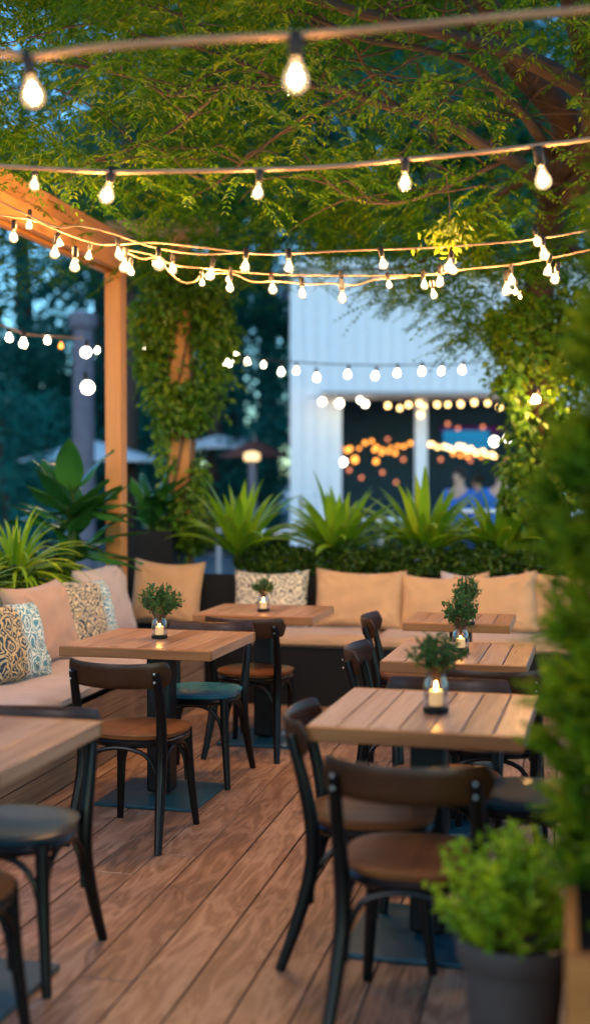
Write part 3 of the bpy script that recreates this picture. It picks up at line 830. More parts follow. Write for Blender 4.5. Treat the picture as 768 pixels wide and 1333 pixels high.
def make_sprig(seed):
    """bushy little bunch: stems with small leaves"""
    gq = np.random.default_rng(seed); P = []; D = []; U = []; Ln = []; Wd = []
    st = MB()
    for k in range(64):
        a = gq.uniform(0, 2 * math.pi); el = gq.uniform(-0.15, 1.45)
        tip = np.array([math.cos(a) * math.cos(el) * 0.085, math.sin(a) * math.cos(el) * 0.085, 0.052 + math.sin(el) * 0.062]) * gq.uniform(0.75, 1.08)
        tip[2] = max(tip[2], 0.018)
        b0 = np.array([math.cos(a) * 0.008, math.sin(a) * 0.008, -0.03]); mid = (b0 + tip) / 2 + np.array([0, 0, 0.02])
        st.tube([b0, mid, tip], [0.0014, 0.0011, 0.0006], n=4, sub=2)
        for j in range(9):
            s = 0.45 + 0.55 * j / 8
            p = (1 - s) ** 2 * b0 + 2 * s * (1 - s) * mid + s * s * tip
            d = rvec(gq, 1)[0] * 0.9 + (tip - b0) * 6
            P.append(p); D.append(d); U.append(rvec(gq, 1)[0] + np.array([0, 0, 1])); Ln.append(gq.uniform(0.016, 0.027)); Wd.append(gq.uniform(0.009, 0.014))
    V, Fq = leaf_arrays(P, D, U, Ln, Wd)
    t = thing('leafy_sprig', 'sprig', 'plant', (0, 0, 0), 0, 'green sprigs in the candle jars')
    leaf_obj('leaves', V, Fq, M['sprig'], t)
    st.build('stems', M['vinewood'], t)
    return t
spr0 = make_sprig(5)
jars = [(208, 831, 'candle jar on the left table, sharply in focus', 'round leafy sprig in the jar on the left table', 1.0, 1.22),
        (343, 796, 'candle jar on the back left table', 'low leafy sprig in the jar on the back left table', 0.95, 0.85),
        (608, 813, 'candle jar on the furthest right table', 'sprig with a side twig in the jar on the furthest right table', 1.0, 1.0),
        (599, 848, 'candle jar on the middle right table', 'upright dark sprig in the jar on the middle right table', 1.0, 1.0),
        (567, 927, 'tall candle jar on the front right table', 'largest dark sprig, in the jar on the front right table', 1.1, 1.05)]
for i, (px, py, lj, ls, sj, ss) in enumerate(jars):
    r_ = ray(px, py); k = (0.7505 - CAMH) / r_.z; p = ORG + r_ * k
    if i == 0: j = jar0; s = spr0
    else: j = dup(jar0, p, i * 0.7); s = dup(spr0, p, 0)
    j.location = p; j.scale = (sj, sj, sj * (1.12 if i == 4 else 1.0)); j['label'] = lj
    s.location = p + Vector((0, 0, 0.107 * sj * (1.12 if i == 4 else 1))); s.rotation_euler = (0, 0, i * 1.3); s.scale = (ss * (1, 1.05, 0.85, 0.9, 1.15)[i], ss * (1, 0.95, 1.0, 0.85, 1.1)[i], ss * (1, 0.85, 1.15, 1.25, 0.95)[i]); s['label'] = ls

# ================================================================== LEAFY PLANTS
def strap_plant(lab, base, n, length, width, seed, m, droop=0.9, elev=(0.55, 1.5), name='strap_leaved_plant', group='strap leaved plants in the planters'):
    gq = random.Random(seed); mb = MB()
    t = thing(name, lab, 'plant', base, gq.uniform(0, 6), group)
    for k in range(n):
        a = k * 2.39996 + gq.uniform(-0.2, 0.2)
        f = k / n
        el = elev[1] - (elev[1] - elev[0]) * (f ** 0.8) + gq.uniform(-0.12, 0.12)
        L_ = length * gq.uniform(0.72, 1.05) * (1 - 0.12 * (1 - f)); w = width * gq.uniform(0.8, 1.15)
        p = Vector((math.cos(a) * 0.02, math.sin(a) * 0.02, 0.0)); ns = 9; vs = []
        tw = gq.uniform(-0.25, 0.25)
        for i in range(ns + 1):
            s = i / ns
            e = el - droop * gq.uniform(0.97, 1.03) * s ** 1.8 * (0.5 + 0.8 * f)
            d = Vector((math.cos(a) * math.cos(e), math.sin(a) * math.cos(e), math.sin(e)))
            if i: p = p + d * (L_ / ns)
            side = Vector((-math.sin(a + tw * s), math.cos(a + tw * s), 0))
            up = side.cross(d)
            ww = w * 0.5 * (0.55 + 1.3 * s * (1 - s) * 1.4) * (1 - s ** 3.5) + 0.0004
            vs += [p + side * ww + up * ww * 0.45, p, p - side * ww + up * ww * 0.45]
        fs = []
        for i in range(ns):
            q = i * 3
            fs += [(q, q + 1, q + 4, q + 3), (q + 1, q + 2, q + 5, q + 4)]
        mb.add(vs, fs)
    mb.build('leaves', m, t, ang=70)
    m2 = MB(); m2.lathe([(0.03, -0.14), (0.028, -0.02), (0.014, 0.06)], 10); m2.build('stem', M['vinewood'], t)
    return t
PB = 0.95
sp = [(312, 700, 9.05, 'strap leaved plant right of the vine post, first of four in the back planter', 40, 0.70, 0.088, 11),
      (438, 700, 9.0, 'wide strap leaved plant over the wide tan cushion, below the white building corner', 42, 0.72, 0.090, 12),
      (552, 700, 8.95, 'tallest bright strap leaved plant, in front of the pale inner pillar', 46, 0.78, 0.094, 13),
      (648, 715, 8.85, 'strap leaved plant at the right, partly hidden by the conifer', 40, 0.70, 0.088, 14)]
for px, py, d, lab, n, L_, w, sd_ in sp:
    p = W(px, py, d); strap_plant(lab, (p.x, p.y, PB), n, L_, w, sd_, M['spiky'])
p = Vector((-3.24, 6.85, 0))
strap_plant('arching grassy plant at the left edge above the ornamental cushion', (p.x, p.y, 0.93), 120, 0.60, 0.028, 21, M['spiky'], droop=1.5, elev=(-0.3, 1.5), name='arching_plant')
p = Vector((-3.24, 6.2, 0))
strap_plant('narrow leaved plant cut by the left edge behind the bench', (p.x, p.y, 0.82), 110, 0.50, 0.024, 22, M['spiky'], droop=1.6, elev=(-0.5, 1.4), name='arching_plant')

def broad_plant(lab, base, leaves, seed, m):
    """rubber-plant like: (azimuth, elevation, start height, length, width)"""
    gq = random.Random(seed); mb = MB(); t = thing('broad_leaved_plant', lab, 'plant', base, 0, 'broad leaved plants in the planters'); st = MB()
    for (a, el, h0, L_, w) in leaves:
        p = Vector((gq.uniform(-0.02, 0.02), gq.uniform(-0.02, 0.02), h0)); st.tube([Vector((0, 0, 0)), p * 0.6, p, p + Vector((math.cos(a) * math.cos(el), math.sin(a) * math.cos(el), math.sin(el))) * 0.05], [0.012, 0.01, 0.007, 0.005], n=6, sub=2)
        ns = 10; vs = []
        for i in range(ns + 1):
            s = i / ns; e = el - 0.5 * s ** 1.7
            d = Vector((math.cos(a) * math.cos(e), math.sin(a) * math.cos(e), math.sin(e)))
            if i: p = p + d * (L_ / ns)
            side = Vector((-math.sin(a), math.cos(a), 0)); up = side.cross(d)
            ww = w * 0.5 * (math.sin(math.pi * min(1, s ** 0.85)) ** 0.75) + 0.002
            wob = 0.01 * math.sin(9 * s + a * 3)
            vs += [p + side * ww + up * (ww * 0.32 + wob), p + side * ww * 0.5 + up * ww * 0.12, p, p - side * ww * 0.5 + up * ww * 0.12, p - side * ww + up * (ww * 0.32 - wob)]
        fs = []
        for i in range(ns):
            for k in range(4):
                q = i * 5 + k; fs.append((q, q + 1, q + 6, q + 5))
        mb.add(vs, fs)
    mb.build('leaves', m, t, ang=70); st.build('stem', M['hedge'], t)
    return t
gq = random.Random(4)
p = Vector((-3.20, 7.62, 0))
lv = [(R(-70), 1.25, 0.42, 0.36, 0.15), (R(30), 1.05, 0.42, 0.34, 0.13), (R(150), 0.95, 0.38, 0.36, 0.15), (R(-160), 1.1, 0.34, 0.36, 0.15), (R(-110), 0.7, 0.3, 0.36, 0.13), (R(-20), 0.65, 0.3, 0.38, 0.12), (R(60), 0.6, 0.3, 0.36, 0.12)]
for k in range(34): lv.append((gq.uniform(0, 6.28), gq.uniform(-0.1, 1.0), gq.uniform(0.02, 0.34), gq.uniform(0.30, 0.42), gq.uniform(0.10, 0.14)))
bp_ = broad_plant('tall dark broad leaved plant left of the wooden post', (p.x, p.y, 0.93), lv, 1, M['broad']); bp_.scale = (1.22, 1.22, 1.15)
lv = [(gq.uniform(0, 6.28), gq.uniform(0.3, 1.35), gq.uniform(0.02, 0.24), gq.uniform(0.3, 0.48), gq.uniform(0.09, 0.13)) for k in range(24)]
broad_plant('broad leaved plant in the tall black planter between post and vine', (-3.12, BV + 1.0, 1.08), lv, 2, M['broad'])

def cloud(name, lab, cat, base, fn, n, size, m, seed, parentstem=None, group=None, ratio=0.5, dirbias=(0, 0, 0), kindlabel=None):
    gq = np.random.default_rng(seed); P = np.array([fn(gq) for _ in range(n)])
    D = rvec(gq, n) + np.array(dirbias); U = rvec(gq, n) + np.array([0, 0, 0.8])
    Ln = gq.uniform(size * 0.7, size * 1.3, n)
    V, Fq = leaf_arrays(P, D, U, Ln, Ln * ratio)
    return V, Fq

# low hedge in the back planter: separate small shrubs
hx = -2.35
k = 0
hl = ['at the foot of the vine post', 'under the first strap plant', 'between the first and second strap plants', 'under the second strap plant', 'between the second and third strap plants', 'under the third strap plant', 'under the fourth strap plant', 'at the right end of the planter']
while k < 8:
    c = (hx + 0.25, BV + 0.86, 0.82)
    def fn(gq, c=c):
        while True:
            q = gq.uniform(-1, 1, 3)
            if (q ** 2).sum() < 1 and (q ** 2).sum() > 0.12: break
        return np.array([q[0] * 0.31, q[1] * 0.26 - 0.02, 0.07 + abs(q[2]) ** 0.8 * 0.15 * (1 + 0.25 * math.sin(q[0] * 9)) * (1 if q[2] > 0 else -0.5)])
    V, Fq = cloud('shrub', '', '', c, fn, 2300, 0.042, M['hedge'], 100 + k, dirbias=(0, -0.4, 0.3), ratio=0.62)
    t = thing('hedge_shrub', 'low dark green shrub in the back planter ' + hl[k], 'shrub', c, 0, 'low shrubs in the back planter')
    leaf_obj('leaves', V, Fq, M['hedge'], t)
    st = MB()
    for q in range(5): st.tube([(0, 0, -0.08), (rnd.uniform(-.1, .1), rnd.uniform(-.08, .08), 0.05), (rnd.uniform(-.22, .22), rnd.uniform(-.16, .16), 0.14)], [0.006, 0.004, 0.002], n=5, sub=2)
    st.build('stems', M['vinewood'], t)
    hx += 0.5; k += 1
# left planter undergrowth
for k, (v_, lab) in enumerate([(5.35, 'leafy shrub behind the teal ornamental cushion'), (6.05, 'leafy shrub behind the beige cushion'), (6.75, 'leafy shrub below the tall broad leaved plant'), (7.4, 'leafy shrub before the wooden post')]):
    c = (BU - 0.9, v_, 0.72)
    def fn(gq):
        while True:
            q = gq.uniform(-1, 1, 3)
            if 0.1 < (q ** 2).sum() < 1: break
        return np.array([q[0] * 0.26, q[1] * 0.38, 0.08 + q[2] * 0.19])
    V, Fq = cloud('', '', '', c, fn, 1700, 0.06, M['hedge'], 140 + k, dirbias=(0.3, -0.2, 0.4), ratio=0.4)
    t = thing('leafy_shrub', lab, 'shrub', c, 0, 'shrubs in the left planter'); leaf_obj('leaves', V, Fq, M['hedge'], t)
    st = MB()
    for q in range(5): st.tube([(0, 0, -0.05), (rnd.uniform(-.1, .1), rnd.uniform(-.1, .1), 0.05), (rnd.uniform(-.2, .2), rnd.uniform(-.2, .2), 0.16)], [0.006, 0.004, 0.002], n=5, sub=2)
    st.build('stems', M['vinewood'], t)

# ================================================================== THE TREE OVER THE DECK
def limb(mb, pts, rads):
    P = [W(*p) for p in pts]
    mb.tube(P, rads, n=10, sub=5)
    return P
tb = W(706, 640, 8.9)
tree = thing('canopy_tree', 'large tree with dark limbs from the right whose leaves roof the deck', 'tree', (tb.x, tb.y, 0))
def to_local(P, t): return [Vector(p) - Vector(t.location) for p in P]
tr = MB()
px2 = lambda pts: to_local([W(*p) for p in pts], tree)
tr.tube([Vector((0, 0, 0)), Vector((0.0, 0, 1.2))] + px2([(702, 500, 8.8), (700, 400, 8.7), (712, 300, 8.4), (726, 225, 8.1), (737, 160, 7.8), (703, 117, 7.5), (668, 78, 7.2), (640, 20, 6.9), (600, -60, 6.5)]),
        [0.13, 0.12, 0.11, 0.105, 0.105, 0.10, 0.098, 0.09, 0.075, 0.065, 0.05], n=14, sub=5)
tr.build('trunk', M['bark'], tree)
limbs = [
    ([(726, 225, 8.1), (766, 180, 7.6), (765, 128, 7.2), (724, 96, 6.9), (672, 70, 6.7), (630, 50, 6.5), (600, 2, 6.3), (585, -50, 6.2)], [0.08, 0.07, 0.06, 0.055, 0.05, 0.045, 0.035, 0.03]),
    ([(737, 260, 8.1), (790, 180, 7.7), (768, 104, 7.3), (758, 52, 7.1), (745, 10, 7.0), (735, -50, 6.8)], [0.09, 0.085, 0.075, 0.07, 0.065, 0.05]),
    ([(712, 262, 8.2), (690, 227, 7.7), (662, 206, 7.3), (628, 190, 7.0), (602, 172, 6.8), (568, 154, 6.6), (526, 146, 6.4), (456, 121, 6.2), (405, 111, 6.0), (365, 107, 5.9), (292, 112, 5.8), (224, 122, 5.7), (172, 99, 5.6), (57, 78, 5.5), (-30, 60, 5.3)],
     [0.06, 0.048, 0.04, 0.036, 0.033, 0.028, 0.024, 0.022, 0.02, 0.019, 0.018, 0.016, 0.012, 0.007, 0.004]),
    ([(715, 200, 7.9), (685, 154, 7.2), (656, 128, 7.0), (641, 109, 6.8), (617, 86, 6.6), (591, 75, 6.4), (540, 62, 6.2), (470, 50, 6.0), (400, 20, 5.8), (330, 6, 5.6)], [0.04, 0.028, 0.024, 0.022, 0.020, 0.018, 0.016, 0.014, 0.012, 0.008]),
    ([(672, 70, 6.7), (600, 50, 6.3), (520, 30, 6.0), (450, 12, 5.8), (380, -10, 5.6)], [0.04, 0.035, 0.03, 0.025, 0.02]),
    ([(602, 172, 6.8), (520, 140, 6.5), (480, 95, 6.3), (460, 60, 6.1), (430, 40, 6.0)], [0.015, 0.012, 0.010, 0.008, 0.005]),
    ([(568, 154, 6.6), (545, 120, 6.5), (490, 100, 6.3), (465, 72, 6.2)], [0.012, 0.010, 0.008, 0.004]),
    ([(662, 206, 7.3), (600, 235, 7.2), (530, 262, 7.1), (470, 262, 7.0), (430, 240, 6.9), (395, 200, 6.8)], [0.018, 0.012, 0.009, 0.008, 0.006, 0.003]),
    ([(690, 227, 7.7), (640, 262, 8.0), (590, 300, 8.2), (550, 340, 8.3), (500, 352, 8.4)], [0.03, 0.02, 0.014, 0.010, 0.005]),
    ([(292, 112, 5.8), (250, 150, 6.0), (215, 175, 6.2), (150, 200, 6.4), (100, 215, 6.6)], [0.012, 0.010, 0.008, 0.006, 0.003]),
    ([(456, 121, 6.2), (400, 150, 6.4), (330, 200, 6.8), (280, 240, 7.2), (220, 270, 7.6)], [0.012, 0.010, 0.008, 0.007, 0.003]),
    ([(724, 180, 7.6), (690, 155, 7.4), (668, 150, 7.3), (640, 150, 7.2), (618, 165, 7.1)], [0.010, 0.008, 0.007, 0.006, 0.003]),
    ([(365, 107, 5.9), (310, 80, 5.7), (250, 60, 5.6), (180, 45, 5.4), (110, 20, 5.2)], [0.012, 0.010, 0.009, 0.007, 0.003]),
    ([(712, 300, 8.4), (755, 330, 8.6), (800, 340, 8.8), (860, 330, 9.0)], [0.05, 0.04, 0.03, 0.02]),
]
lm = []
for pts, rads in limbs:
    P = px2(pts); m = MB(); m.tube(P, rads, n=9, sub=5); m.build('limb', M['bark'], tree); lm.append(P)
# crown: drooping pinnate twigs spread through an uneven layer over the deck
gq = np.random.default_rng(17)
P_, D_, U_, L_, W_ = [], [], [], [], []
tw = MB()
def add_twig(p, a, el, ln, nl, ls):
    d0 = np.array([math.cos(a) * math.cos(el), math.sin(a) * math.cos(el), math.sin(el)])
    side = np.array([-math.sin(a), math.cos(a), 0.0])
    for j in range(nl):
        s = (j + 0.5) / nl
        q = p + d0 * ln * s + np.array([0, 0, -0.35 * ln * s * s])
        for sg in (-1, 1):
            dd = d0 * 0.55 + side * sg * 0.8 + np.array([0, 0, -0.35]) + gq.normal(size=3) * 0.16
            P_.append(q); D_.append(dd); U_.append(np.array([0, 0, 1.0]) + gq.normal(size=3) * 0.35)
            l = ls * gq.uniform(0.75, 1.2) * (1 - 0.35 * abs(s - 0.4)); L_.append(l); W_.append(l * 0.36)
# the photo decides where the roof of leaves is thick: sampled over the deck in metres
holes = [(W(300, 165, 6.5), 0.30), (W(120, 190, 6.5), 0.28), (W(455, 90, 6.5), 0.28), (W(560, 110, 6.8), 0.33), (W(640, 170, 7.0), 0.33), (W(60, 150, 6.5), 0.2), (W(700, 60, 7.0), 0.25), (W(660, 30, 6.7), 0.22)]
n_t = 0
seen = [[(x_, y_, d_) for x_, y_, d_ in l_[0]] for l_ in limbs[:5]] + [[(712, 300, 8.4), (726, 225, 8.1), (737, 160, 7.8), (703, 117, 7.5), (668, 78, 7.2), (640, 20, 6.9)]]
segs = [(np.array(a_), np.array(b_)) for l_ in seen for a_, b_ in zip(l_, l_[1:])]
def before_limb(v):
    r_ = v - ORG; d_ = r_.dot(FH); k_ = F_PX / r_.dot(FW); q_ = np.array([CX + r_.dot(RH) * k_, CY - r_.dot(UP) * k_])
    if q_[0] < 400: return False
    for a_, b_ in segs:
        ab = b_[:2] - a_[:2]; t_ = float(np.clip(np.dot(q_ - a_[:2], ab) / (np.dot(ab, ab) + 1e-6), 0, 1))
        if np.linalg.norm(a_[:2] + ab * t_ - q_) < 24 and d_ < a_[2] + 0.1: return True
    return False
clumps = []
for _ in range(640):
    d = gq.uniform(4.6, 10.0); lat = gq.uniform(-0.30, 0.34) * d
    z = gq.uniform(3.05, 4.9) if d < 7.5 else gq.uniform(2.95, 5.4)
    clumps.append((lat, d, z, gq.uniform(0.28, 0.55)))
# lower fringe, like the photo's outline of the leaves
fringe = [(20, 205, 6.3), (70, 195, 6.6), (110, 230, 7.0), (150, 255, 7.6), (190, 265, 8.2), (240, 285, 8.6), (290, 300, 8.6), (340, 295, 8.4), (400, 290, 8.4), (450, 300, 8.5), (500, 310, 8.4),
          (540, 330, 8.3), (580, 350, 8.2), (600, 395, 8.3), (560, 380, 8.5), (640, 400, 8.4), (650, 340, 8.2), (620, 310, 8.0), (680, 360, 8.1), (530, 390, 8.6), (610, 430, 8.6), (650, 440, 8.6), (740, 380, 8.5), (760, 300, 8.2), (770, 420, 8.7), (720, 330, 7.9), (585, 300, 7.9), (490, 250, 7.7), (330, 235, 7.7), (420, 240, 7.7), (210, 225, 7.2), (270, 220, 7.4)]
for _ in range(110):                                  # unseen clumps added over the near deck to block sky light from above
    clumps.append((gq.uniform(-3.2, 3.2), gq.uniform(-3.5, 4.4), gq.uniform(3.3, 4.8), gq.uniform(0.4, 0.6)))
for px, py, d in fringe:
    for q in range(5):
        w_ = W(px + gq.normal() * 20, py - 18 + gq.normal() * 16, d + gq.normal() * 0.25)
        lat = w_.dot(RH) ; dd = (w_ - ORG).dot(FH)
        clumps.append((lat, dd, w_.z, 0.26))
for (lat, d, z, r_) in clumps:
    c = np.array(cf(lat, d, z))
    nt_ = int(11 * (r_ / 0.4) ** 2) + 4
    a0 = gq.uniform(0, 6.28)
    for q in range(nt_):
        off = rvec(gq, 1)[0] * r_ * gq.uniform(0.2, 1.0); off[2] *= 0.42
        p = c + off
        v = Vector(p)
        if gq.random() < 0.75 and any(((v - h[0]) - FH * (v - h[0]).dot(FH)).length < h[1] * 0.8 for h in holes): continue
        if gq.random() < 0.85 and d > 3 and before_limb(v): continue
        a = a0 + gq.normal() * 0.9
        add_twig(p, a, gq.uniform(-0.5, 0.25), gq.uniform(0.2, 0.36), 11, 0.043)
        n_t += 1
V, Fq = leaf_arrays(P_, D_, U_, L_, W_)
V = V - np.array(tree.location)
leaf_obj('crown', V, Fq, M['canopy'], tree)
print('canopy twigs', n_t, 'leaves', len(P_))
# fine bare twigs through the crown
tw = MB(); gr = random.Random(9)
for P in lm[:13]:
    for k in range(9):
        i = gr.randrange(1, len(P)); p = P[i].lerp(P[i - 1], gr.random())
        a = gr.uniform(0, 6.28); q1 = p + Vector((math.cos(a) * .2, math.sin(a) * .2, gr.uniform(-.02, .12)))
        q2 = q1 + Vector((math.cos(a + gr.uniform(-.6, .6)) * .25, math.sin(a + gr.uniform(-.6, .6)) * .25, gr.uniform(-.12, .1)))
        q3 = q2 + Vector((math.cos(a + gr.uniform(-1, 1)) * .2, math.sin(a + gr.uniform(-1, 1)) * .2, gr.uniform(-.14, .02)))
        tw.tube([p, q1, q2, q3], [0.007, 0.005, 0.0035, 0.0015], n=5, sub=3)
tw.build('twigs', M['bark'], tree)

# ================================================================== VINES
def vine(lab, base, stems, lobes, seed, n, size, m=None, name='climbing_vine'):
    """stems: list of world polylines; lobes: (centre, radii)"""
    t = thing(name, lab, 'vine', base, 0)
    g2 = np.random.default_rng(seed); off = Vector(base)
    st = MB()
    for P in stems: st.tube([Vector(p) - off for p in P], [0.014] * (len(P) - 1) + [0.005], n=6, sub=4)
    st.build('stems', M['vinewood'], t)
    P, D, U, Ln = [], [], [], []
    tot = sum(r[0] * r[2] for _, r in lobes)
    for c, r in lobes:
        k = int(n * r[0] * r[2] / tot)
        for _ in range(k):
            q = rvec(g2, 1)[0] * (g2.uniform(0.3, 1.0) ** 0.5 if g2.random() < 0.8 else g2.uniform(0.9, 1.45)) * (1 + 0.28 * math.sin(c[2] * 37 + c[0] * 51))
            w = 1 + 0.25 * math.sin(5 * q[0] + 7 * q[2])
            p = np.array(c) - np.array(base) + q * np.array(r) * w
            P.append(p); out = q * np.array([1, 1, 0.3]); D.append(out * 0.5 + g2.normal(size=3) * 0.35 + np.array([0, 0, -0.55])); U.append(out + np.array([0, 0, 0.6]) + g2.normal(size=3) * 0.4); Ln.append(g2.uniform(size * 0.65, size * 1.3))
    Ln = np.array(Ln); V, Fq = leaf_arrays(P, D, U, Ln, Ln * 0.62)
    leaf_obj('leaves', V, Fq, m or M['vine'], t)
    return t
def w3(x, y, d): return tuple(W(x, y, d))
base = (VPU, VPV - 0.12, 0)
st = []
for k in range(5):
    P = []
    for i in range(9):
        z = i * 0.42; a = k * 1.3 + i * 0.9
        P.append((VPU + 0.10 * math.cos(a), VPV + 0.10 * math.sin(a), z))
    st.append(P)
lob = []
for (x_, y_, rx, rz_) in [(205, 395, .17, .22), (250, 372, .24, .20), (285, 400, .15, .18), (300, 440, .09, .12), (195, 440, .15, .20), (196, 490, .09, .14), (275, 430, .15, .18), (283, 475, .13, .16), (265, 520, .14, .16), (220, 525, .16, .14), (245, 545, .15, .10), (185, 470, .10, .14), (212, 560, .08, .10),
                          (265, 620, .07, .12), (250, 670, .16, .16), (225, 700, .12, .14), (262, 700, .12, .12), (205, 360, .14, .12), (255, 350, .2, .1), (180, 420, .08, .12), (215, 600, .05, .1)]:
    lob.append((w3(236 + (x_ - 236) * 0.88, y_, 9.45 + (0.1 if x_ > 270 else 0)), (rx * 0.85, 0.17, rz_)))
vine('thick climbing vine with yellow green leaves round the orange post', base, st, lob, 31, 9000, 0.060)
# vine on the tree trunk
base = tuple(tb)[:2] + (0,)
st = []
for k in range(6):
    P = []
    for i in range(9):
        z = i * 0.36; a = k * 1.1 + i * 0.5
        x0 = tb.x + 0.14 * math.cos(a) + (k - 2.5) * 0.03; P.append((x0, tb.y - 0.02 + 0.14 * math.sin(a), z))
    st.append(P)
lob = []
for (x_, y_, rx, rz_) in [(665, 440, .14, .16), (690, 400, .2, .2), (735, 420, .2, .22), (668, 480, .10, .12), (660, 500, .10, .08), (680, 560, .09, .12), (672, 610, .10, .12), (665, 650, .08, .10), (690, 640, .12, .14), (725, 500, .10, .16), (740, 560, .14, .22), (730, 640, .18, .2), (700, 700, .18, .14), (755, 470, .14, .2), (650, 420, .09, .09), (700, 460, .08, .10), (675, 530, .05, .08), (712, 610, .06, .12)]:
    lob.append((w3(x_, y_, 8.65), (rx, 0.16, rz_)))
vine('climbing vine with hanging leaves on the tree trunk at the right', base, st, lob, 32, 7500, 0.062)
# bright yellow leaves beside a bulb
p = W(580, 305, 6.3)
t = thing('hanging_leaf_cluster', 'cluster of lit yellow leaves hanging beside the upper string of bulbs', 'leaves', tuple(p))
g2 = np.random.default_rng(3); n = 60
Pn = g2.normal(size=(n, 3)) * np.array([0.06, 0.05, 0.05]); Dn = g2.normal(size=(n, 3)) * 0.6 + np.array([0, 0, -0.6])
V, Fq = leaf_arrays(Pn, Dn, rvec(g2, n), g2.uniform(0.04, 0.08, n), g2.uniform(0.02, 0.035, n)); leaf_obj('leaves', V, Fq, M['yellowleaf'], t)
m = MB(); m.tube([(0, 0, 0.30), (0.02, 0, 0.12), (0, 0, -0.03)], [0.003, 0.003, 0.001], n=5); m.build('twig', M['vinewood'], t)

# ================================================================== RIGHT FOREGROUND: box with conifer, pot with bush
p = W(790, 1200, 2.55)
bx = planter('orange brown wooden planter box at the lower right corner', (0, 0, 0), (0.80, 1.0, 0.60), M['boxwood'])
bx.location = (0.40, 2.86, 0)
cb = Vector((0.33, 2.95, 0.54))
t = thing('conifer_shrub', 'tall feathery green conifer blurred along the right edge', 'shrub', tuple(cb))
g2 = np.random.default_rng(41)
P, D, U, Ln, Wd = [], [], [], [], []
H_ = 2.0
def hr(z):                                            # radius of the shrub at a height
    return 0.36 + 0.11 * min(1, max(z, 0) / 0.6) + 0.02 * math.sin(z * 7.0 + 1.0) - 0.16 * max(0, z - 0.6) - 0.10 * max(0, (z - 1.7) / 0.3) ** 1.6
for k in range(800):                                  # tufts, each of several flat feathery sprays
    z = g2.uniform(-0.02, H_); a = g2.uniform(0, 6.28); r0 = hr(z) * (g2.uniform(0.72, 1.06) if g2.random() < 0.75 else g2.uniform(0.3, 0.7))
    o_ = np.array([math.cos(a), math.sin(a), 0.0])
    c0 = o_ * (r0 - 0.08) + np.array([0, 0, z])
    for q_ in range(9):
        d = o_ * 0.7 + np.array([0, 0, 0.65]) + g2.normal(size=3) * 0.42; d /= np.linalg.norm(d)
        s_ = np.cross(d, np.array([0, 0, 1.0]) + g2.normal(size=3) * 0.6); s_ /= np.linalg.norm(s_)
        sl = g2.uniform(0.07, 0.13)
        for j in range(12):
            f = j / 11
            q = c0 + d * sl * f
            for sg in (-1, 1):
                P.append(q); D.append(d * 0.8 + s_ * sg * 0.65 + g2.normal(size=3) * 0.12); U.append(np.cross(s_, d) + g2.normal(size=3) * 0.3); l = 0.034 * (1.1 - 0.7 * f); Ln.append(l); Wd.append(0.009)
V, Fq = leaf_arrays(P, D, U, Ln, Wd); leaf_obj('foliage', V, Fq, M['conifer'], t)
m = MB(); m.tube([(0, 0, -0.08), (0.01, 0, 0.6), (0, 0.01, 1.3), (0, 0, 1.9)], [0.03, 0.024, 0.015, 0.004], n=8); m.build('trunk', M['bark'], t)

pp = cf(0.53, 2.95)
pot = thing('plant_pot', 'round dark grey pot on the deck at the lower right', 'pot', tuple(pp))
m = MB(); m.lathe([(0.085, 0.0), (0.09, 0.004), (0.122, 0.335), (0.134, 0.338), (0.139, 0.345), (0.142, 0.392), (0.140, 0.400), (0.131, 0.400), (0.128, 0.392), (0.120, 0.30)], 48, cap=False); m.build('pot_wall', M['pot'], pot, ang=40)
m = MB(); m.lathe([(0.001, 0.362), (0.06, 0.366), (0.1255, 0.360)], 32, cap=False); m.build('soil', M['soil'], pot)
bush = thing('leafy_bush', 'bright yellow green bush growing in the grey pot', 'plant', (pp.x, pp.y, 0.37))
P, D, U, Ln, Wd = [], [], [], [], []
st = MB()
for k in range(150):
    a = g2.uniform(0, 6.28); el = g2.uniform(-0.3, 1.5)
    r0 = np.array([math.cos(a) * math.cos(el) * 0.185, math.sin(a) * math.cos(el) * 0.185, 0.10 + math.sin(el) * 0.145]) * g2.uniform(0.6, 1.16)
    b0 = np.array([math.cos(a) * 0.02, math.sin(a) * 0.02, -0.02])
    if k < 70: st.tube([b0, (b0 + r0) / 2 + np.array([0, 0, 0.03]), r0], [0.003, 0.002, 0.001], n=4, sub=2)
    d = (r0 - b0); d /= np.linalg.norm(d)
    for j in range(16):                                # rosettes of small leaves at shoot ends
        q = r0 - d * 0.006 * j + g2.normal(size=3) * 0.004
        P.append(q); D.append(d * 0.9 + rvec(g2, 1)[0] * 0.9); U.append(rvec(g2, 1)[0] + np.array([0, 0, 0.7])); l = g2.uniform(0.022, 0.036); Ln.append(l); Wd.append(l * 0.45)
V, Fq = leaf_arrays(P, D, U, Ln, Wd); leaf_obj('leaves', V, Fq, M['bush'], bush); st.build('stems', M['vinewood'], bush)
# dead leaf on the soil
m = MB(); m.add([(0, 0, 0), (0.012, 0.008, 0.006), (0.036, 0.002, 0.004), (0.014, -0.008, 0.006)], [(0, 2, 1), (0, 3, 2)])
o = m.build('fallen_leaf', M['wax'] if False else plain('dry_leaf', (0.55, 0.33, 0.14), 0.7), None, smooth=False)
o.location = cf(0.585, 2.81, 0.402); o.scale = (1, 1, 1); o.rotation_euler = (0, 0, 0.5)
tag(o, 'small dry tan leaf on the rim of the grey pot', 'leaf')

